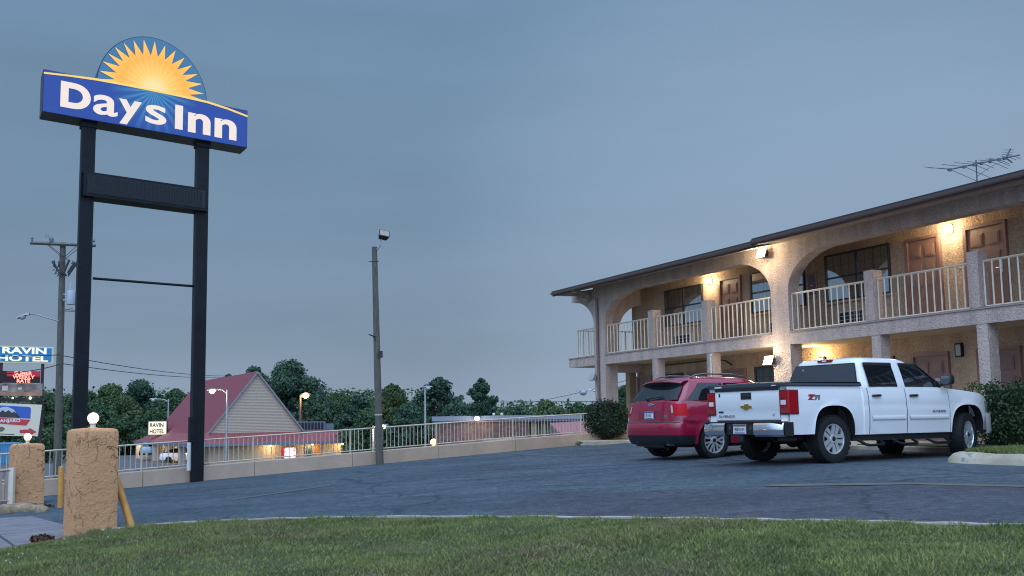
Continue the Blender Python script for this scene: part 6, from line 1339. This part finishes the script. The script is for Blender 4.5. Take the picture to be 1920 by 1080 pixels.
def fit(body, x0, x1, za, zb_, bold, mat, par, y):
    o = text('lettering', body, 1, mat, par, (0, 0, 0), 'front', bold=bold, ext=.0); X = [v.co.x for v in o.data.vertices]; Zs = [v.co.z for v in o.data.vertices]; ax, bx, az_, bz = min(X), max(X), min(Zs), max(Zs)
    for v in o.data.vertices: v.co = (x0 + (v.co.x - ax) / (bx - ax) * (x1 - x0), y, za + (v.co.z - az_) / (bz - az_) * (zb_ - za))
    return o
x3, _ = cz(4, 660); x4, _ = cz(87, 660); zt1 = cz(50, 651.5)[1]; zm1 = cz(50, 663.5)[1]; zm2 = cz(50, 666.5)[1]; zb1 = cz(50, 677.5)[1]
fit('RAVIN', x3, x4, zm1, zt1, .035, LC, cb, -.016); fit('HOTEL', cz(-5, 670)[0], cz(90, 670)[0], zb1, zm2, .035, LC, cb, -.016)
POSTM = M('maroon_post', (.06, .02, .03), .5)
for px, off in ((4, .12), (82, .12)):
    x_ = cz(px, 690)[0]; b = MB(); b.box(x_ - .06, x_ + .06, .1, .25, -.3, z0); b.build('post', POSTM, cg)
xa, xb = cz(-30, 700)[0], cz(75, 700)[0]; za, zb_ = cz(40, 718)[1], cz(40, 696)[1]
b = MB(); b.box(xa, xb, -.06, .08, za, zb_); dp_ = b.build('display_box', M('display_dark', (.03, .008, .012), .5), cg); b = MB(); b.box(cz(12, 700)[0], xb - .03, -.075, -.062, za + (zb_ - za) * .55, zb_ - .02); b.build('display_field', M('display_red', (.2, .01, .02), .5, emit=(.45, .02, .05), estr=.6), dp_)
LED = M('led_red', (.5, .1, .1), .5, emit=(1, .22, .16), estr=3.2)
for k, (tx, pa, pb, ya, yb) in enumerate([('SUMER', 26, 59, 696.5, 703), ('WEEKLY', 23, 64, 703.8, 710), ('RATE', 31, 56, 711, 717.5)]): fit(tx, cz(pa, 705)[0], cz(pb, 705)[0], cz(40, yb)[1], cz(40, ya)[1], .02, LED, dp_, -.085)
za2, zb2 = cz(40, 742)[1], cz(40, 719)[1]; xb2 = cz(79, 730)[0]
b = MB(); b.box(xa, xb2, -.05, .06, za2, zb2); pb_ = b.build('picture_board', M('board_dusk_brown', (.20, .13, .11), .6, var=.5, vscale=2.2, rgb2=(.42, .34, .30)), cg)
b = MB(); b.box(xa, xb2, -.062, -.052, za2, za2 + (zb2 - za2) * .30); b.build('board_band', M('board_orange', (.40, .20, .12), .6, var=.2), pb_); b = MB(); b.box(cz(3, 730)[0], cz(14, 730)[0], -.064, -.053, za2 + .25, zb2 - .12); b.box(cz(33, 730)[0], cz(40, 730)[0], -.064, -.053, za2 + .3, zb2 - .2); b.build('board_note', M('board_white', (.6, .55, .5), .6), pb_)
b = MB(); b.box(xa, cz(80, 748)[0], -.10, .12, cz(40, 753)[1], cz(40, 746)[1]); lt = b.build('lamp_bar', M('lamp_bar_dark', (.03, .02, .02), .6), cg)
for px, s_ in ((22, .035), (55, .06)): b = MB(); b.sph((cz(px, 746)[0], -.16, cz(px, 746.5)[1]), s_, 6); b.build('bulb', glow('bar_bulb', (1, .85, .6), 8), lt)
# white board with mountain, ribbon and arrow
WB_ = M('board_cream', (.58, .56, .46), .6, emit=(.5, .5, .4), estr=.22)
pts = [cz(-45, 754), cz(78, 759), cz(70, 818), cz(-45, 816)]
b = MB(); b.prism(pts, -.08, .06); wbd = b.build('white_board', WB_, cg)
def flat(name, pxs, y, mat): b = MB(); b.prism([cz(*p) for p in pxs], y - .006, y); return b.build(name, mat, wbd)
flat('blue_field', [(-20, 759), (54, 763), (57, 766), (56, 785), (-20, 782)], -.082, M('board_blue', (.03, .09, .38), .5, emit=(.03, .09, .38), estr=.3))
flat('mountain', [(-20, 781), (-8, 770), (2, 764), (12, 763), (24, 768), (31, 775), (37, 783)], -.089, M('mountain_grey', (.06, .055, .06), .7, var=.4, vscale=5))
flat('snow', [(-8, 770), (2, 763.6), (12, 762.6), (24, 767.6), (30, 775), (25, 772), (21, 774), (15, 769), (9, 773), (4, 769), (-2, 774)], -.096, M('snow_white', (.6, .62, .66), .7))
RIB = M('ribbon_red', (.42, .04, .06), .5, emit=(.4, .04, .06), estr=.25); flat('ribbon', [(-20, 782), (36, 786), (56, 787), (48, 798), (-20, 793)], -.092, RIB)
fit('ANJARO', cz(-2, 790)[0], cz(37, 790)[0], cz(20, 793.5)[1], cz(20, 785.5)[1], .04, WHT, wbd, -.10)
flat('arrow', [(36, 806), (54, 805), (54, 802), (68, 810), (54, 817), (54, 812.5), (36, 812)], -.084, RIB)
flat('scroll', [(-10, 801), (4, 800), (9, 804), (4, 809), (-10, 810)], -.083, M('scroll_grey', (.16, .17, .13), .6)); flat('small_line', [(-10, 812.5), (26, 814), (26, 815.3), (-10, 814)], -.083, M('ink_dark', (.03, .03, .03), .7))
q = at(6, 846, 50); bx_ = thing('blue_container', Vector((q.x, q.y, q.z - .6)), 'light blue ribbed metal container low behind the far end of the railing', 'container', R(12))
b = MB(); b.box(-2.2, .5, 0, 1.2, 0, .9)
for i in range(26): b.box(-2.18 + .10 * i, -2.13 + .10 * i, -.03, -.001, .05, .82)
b.build('body', M('container_blue', (.08, .27, .45), .5, var=.1), bx_); b = MB(); b.box(-2.25, .55, -.06, 1.25, .902, .97); b.build('lid', M('container_blue_lid', (.10, .32, .50), .5), bx_)

# ================================================================== TREES
TL = foliage('tree_leaf', (.017, .042, .028), (.085, .165, .095), .7, .15, .18); TL2 = foliage('tree_leaf_mid', (.024, .056, .026), (.105, .185, .085), .7, .18, .18); TL3 = foliage('tree_leaf_light', (.035, .065, .024), (.15, .215, .085), .7, .2, .2); BARK = M('tree_bark', (.045, .036, .028), .9, var=.3, vscale=3)
tcount = [0]
def tree(px, pytop, hw, Y, label, mat, airy=0.0, n=5200, dense_low=True, grp='trees beyond the lower lot', botpx=None):
    tcount[0] += 1; g_ = random.Random(100 + tcount[0]); top = at(px, pytop, Y); x = top.x; zg = terrain(x, Y); H = top.z - zg; W = hw * Y / F * 1.15; n = n * 2.5
    t = thing('tree', Vector((x, Y, zg)), label, 'tree', 0, grp)
    b = MB(); r0 = .018 * H + .1
    b.tube([(0, 0, -.5), (.05 * H * g_.uniform(-.3, .3), 0, H * .25), (.04 * H * g_.uniform(-.6, .6), 0, H * .5), (0, 0, H * .78)], r0, 8, r2=r0 * .35)
    limbs = []
    for k in range(7):
        a = k * 2.4 + g_.random(); h0 = H * g_.uniform(.28, .6); e_ = Vector((math.cos(a) * W * g_.uniform(.45, .8), math.sin(a) * W * g_.uniform(.4, .7), h0 + H * g_.uniform(.1, .28))); b.tube([(0, 0, h0), e_ * .5 + Vector((0, 0, h0 * .5 + .03 * H)), e_], r0 * .35, 5, r2=r0 * .1); limbs.append(e_)
    b.build('trunk', BARK, t, smooth=40)
    cl_ = []; lump = [g_.uniform(.7, 1.12) for _ in range(14)]
    nb = 34
    for k in range(nb):
        u = (k + .5) / nb; zz = (.22 if dense_low else .42) + (1 - (.22 if dense_low else .42)) * u
        prof = math.sin(min(1, (1 - zz) / .62 + .0) * math.pi / 2) ** .75 if zz > .38 else .82 + .25 * (zz / .38 - .6)
        for j in range(3 if zz < .85 else 2):
            a = g_.random() * 6.283; rr = W * prof * g_.uniform(.25, 1.0) * lump[int(a * 2.2) % 14]; cs = W * g_.choice([.13, .17, .22, .28, .34]) * g_.uniform(.85, 1.15) * (1 - .3 * airy)
            cl_.append((math.cos(a) * rr, math.sin(a) * rr * .8, H * zz - cs * .55, cs, cs * .9, cs * g_.uniform(.6, .85)))
    leaves('crown', cl_, int(n), Y * .00135, mat, t, tcount[0], .5)
    return t
A_ = 'broad dark tree far left, showing between the utility pole and the blue sign'
tree(150, 724, 56, 160, 'dark tree rising directly behind the nearest gate globe lamp', TL2); tree(205, 719, 52, 165, 'rounded tree at the back, seen between the two black sign posts on the left half', TL3); tree(262, 714, 58, 170, 'tallest rounded tree between the two black sign posts', TL); tree(330, 729, 44, 160, 'tree with a bumpy top just left of the steep red roof', TL2)
tree(40, 770, 60, 120, A_, TL2); tree(85, 735, 50, 130, 'tree behind the utility pole and the mountain board', TL2)
tree(180, 752, 55, 148, 'nearer green tree low behind the left sign post', TL2, n=6000); tree(232, 744, 56, 152, 'nearer bushy tree midway between the black sign posts', TL3, n=6000); tree(288, 764, 50, 150, 'low bushy tree beside the porch of the red-roofed motel', TL2, n=5200)
tree(428, 701, 17, 150, 'small treetop peeping over the red roof ridge', TL, n=1600); tree(475, 686, 46, 165, 'tree whose crown rises just above the red roof ridge', TL); tree(548, 674, 66, 160, 'largest tree behind the gable, taller than the roof', TL, n=9500)
tree(596, 738, 40, 128, 'dark tree behind the orange lamp', TL); tree(632, 737, 42, 150, 'dark mid-height tree right of the orange lamp', TL3); tree(672, 741, 40, 140, 'dark tree left of the wooden floodlight pole', TL); tree(735, 722, 44, 132, 'dark tree just right of the wooden floodlight pole', TL3, n=6500)
tree(690, 765, 50, 112, 'low bushy tree at the foot of the wooden floodlight pole', TL2); tree(770, 755, 46, 110, 'low bushy tree left of the brick building', TL)
tree(824, 707, 62, 120, 'tall airy tree with sky gaps behind the thin grey pole', TL, 1.0, 5200); tree(902, 708, 36, 116, 'tall narrow tree above the brick building lamp', TL, .5, 4200); tree(858, 752, 50, 105, 'low bushy tree behind the roof of the brick building', TL)
tree(968, 764, 44, 150, 'distant low tree beyond the right half of the brick building', TL); tree(1028, 751, 44, 145, 'broad distant tree above the red awning', TL3); tree(1085, 756, 40, 160, 'distant tree just left of the motel corner column', TL2); tree(1172, 722, 40, 100, 'tree glimpsed through the ground-floor gap at the motel corner', TL2)
tree(920, 772, 40, 170, 'distant low treetop between the narrow tree and the broad one', TL2)
# far wooded ridge: reads as one mass
gg = random.Random(77); cl_ = []
for i in range(150):
    px = -260 + i * 11.5 + gg.uniform(-4, 4); Y = gg.uniform(190, 240); p = at(px, (739 if px < 420 else 737 if px < 760 else 762) + gg.uniform(-9, 9), Y); W = gg.uniform(4, 7); cl_ += [(p.x, p.y, p.z - W * .6, W, W, W * .7), (p.x, p.y, p.z - W * 1.6, W * 1.1, W, W), (p.x, p.y, p.z - W * 2.6, W * 1.1, W, W)]
o = leaves('woods', cl_, 120000, .42, TL2, None, 90, .6); o['kind'] = 'stuff'
# scrub that grows up behind the wall
gg = random.Random(15); cl_ = []
for i in range(90):
    t_ = -7 + 24 * i / 90; p = onfence(t_, gg.uniform(1.0, 3.2)); h = gg.uniform(.15, .42); 
    if gg.random() < .5: continue
    cl_.append((p.x, p.y, p.z + .0 + h * .4 + (-.15), .35, .35, h))
o = leaves('scrub', cl_, 9000, .035, TL2, None, 91, .3); o['kind'] = 'stuff'
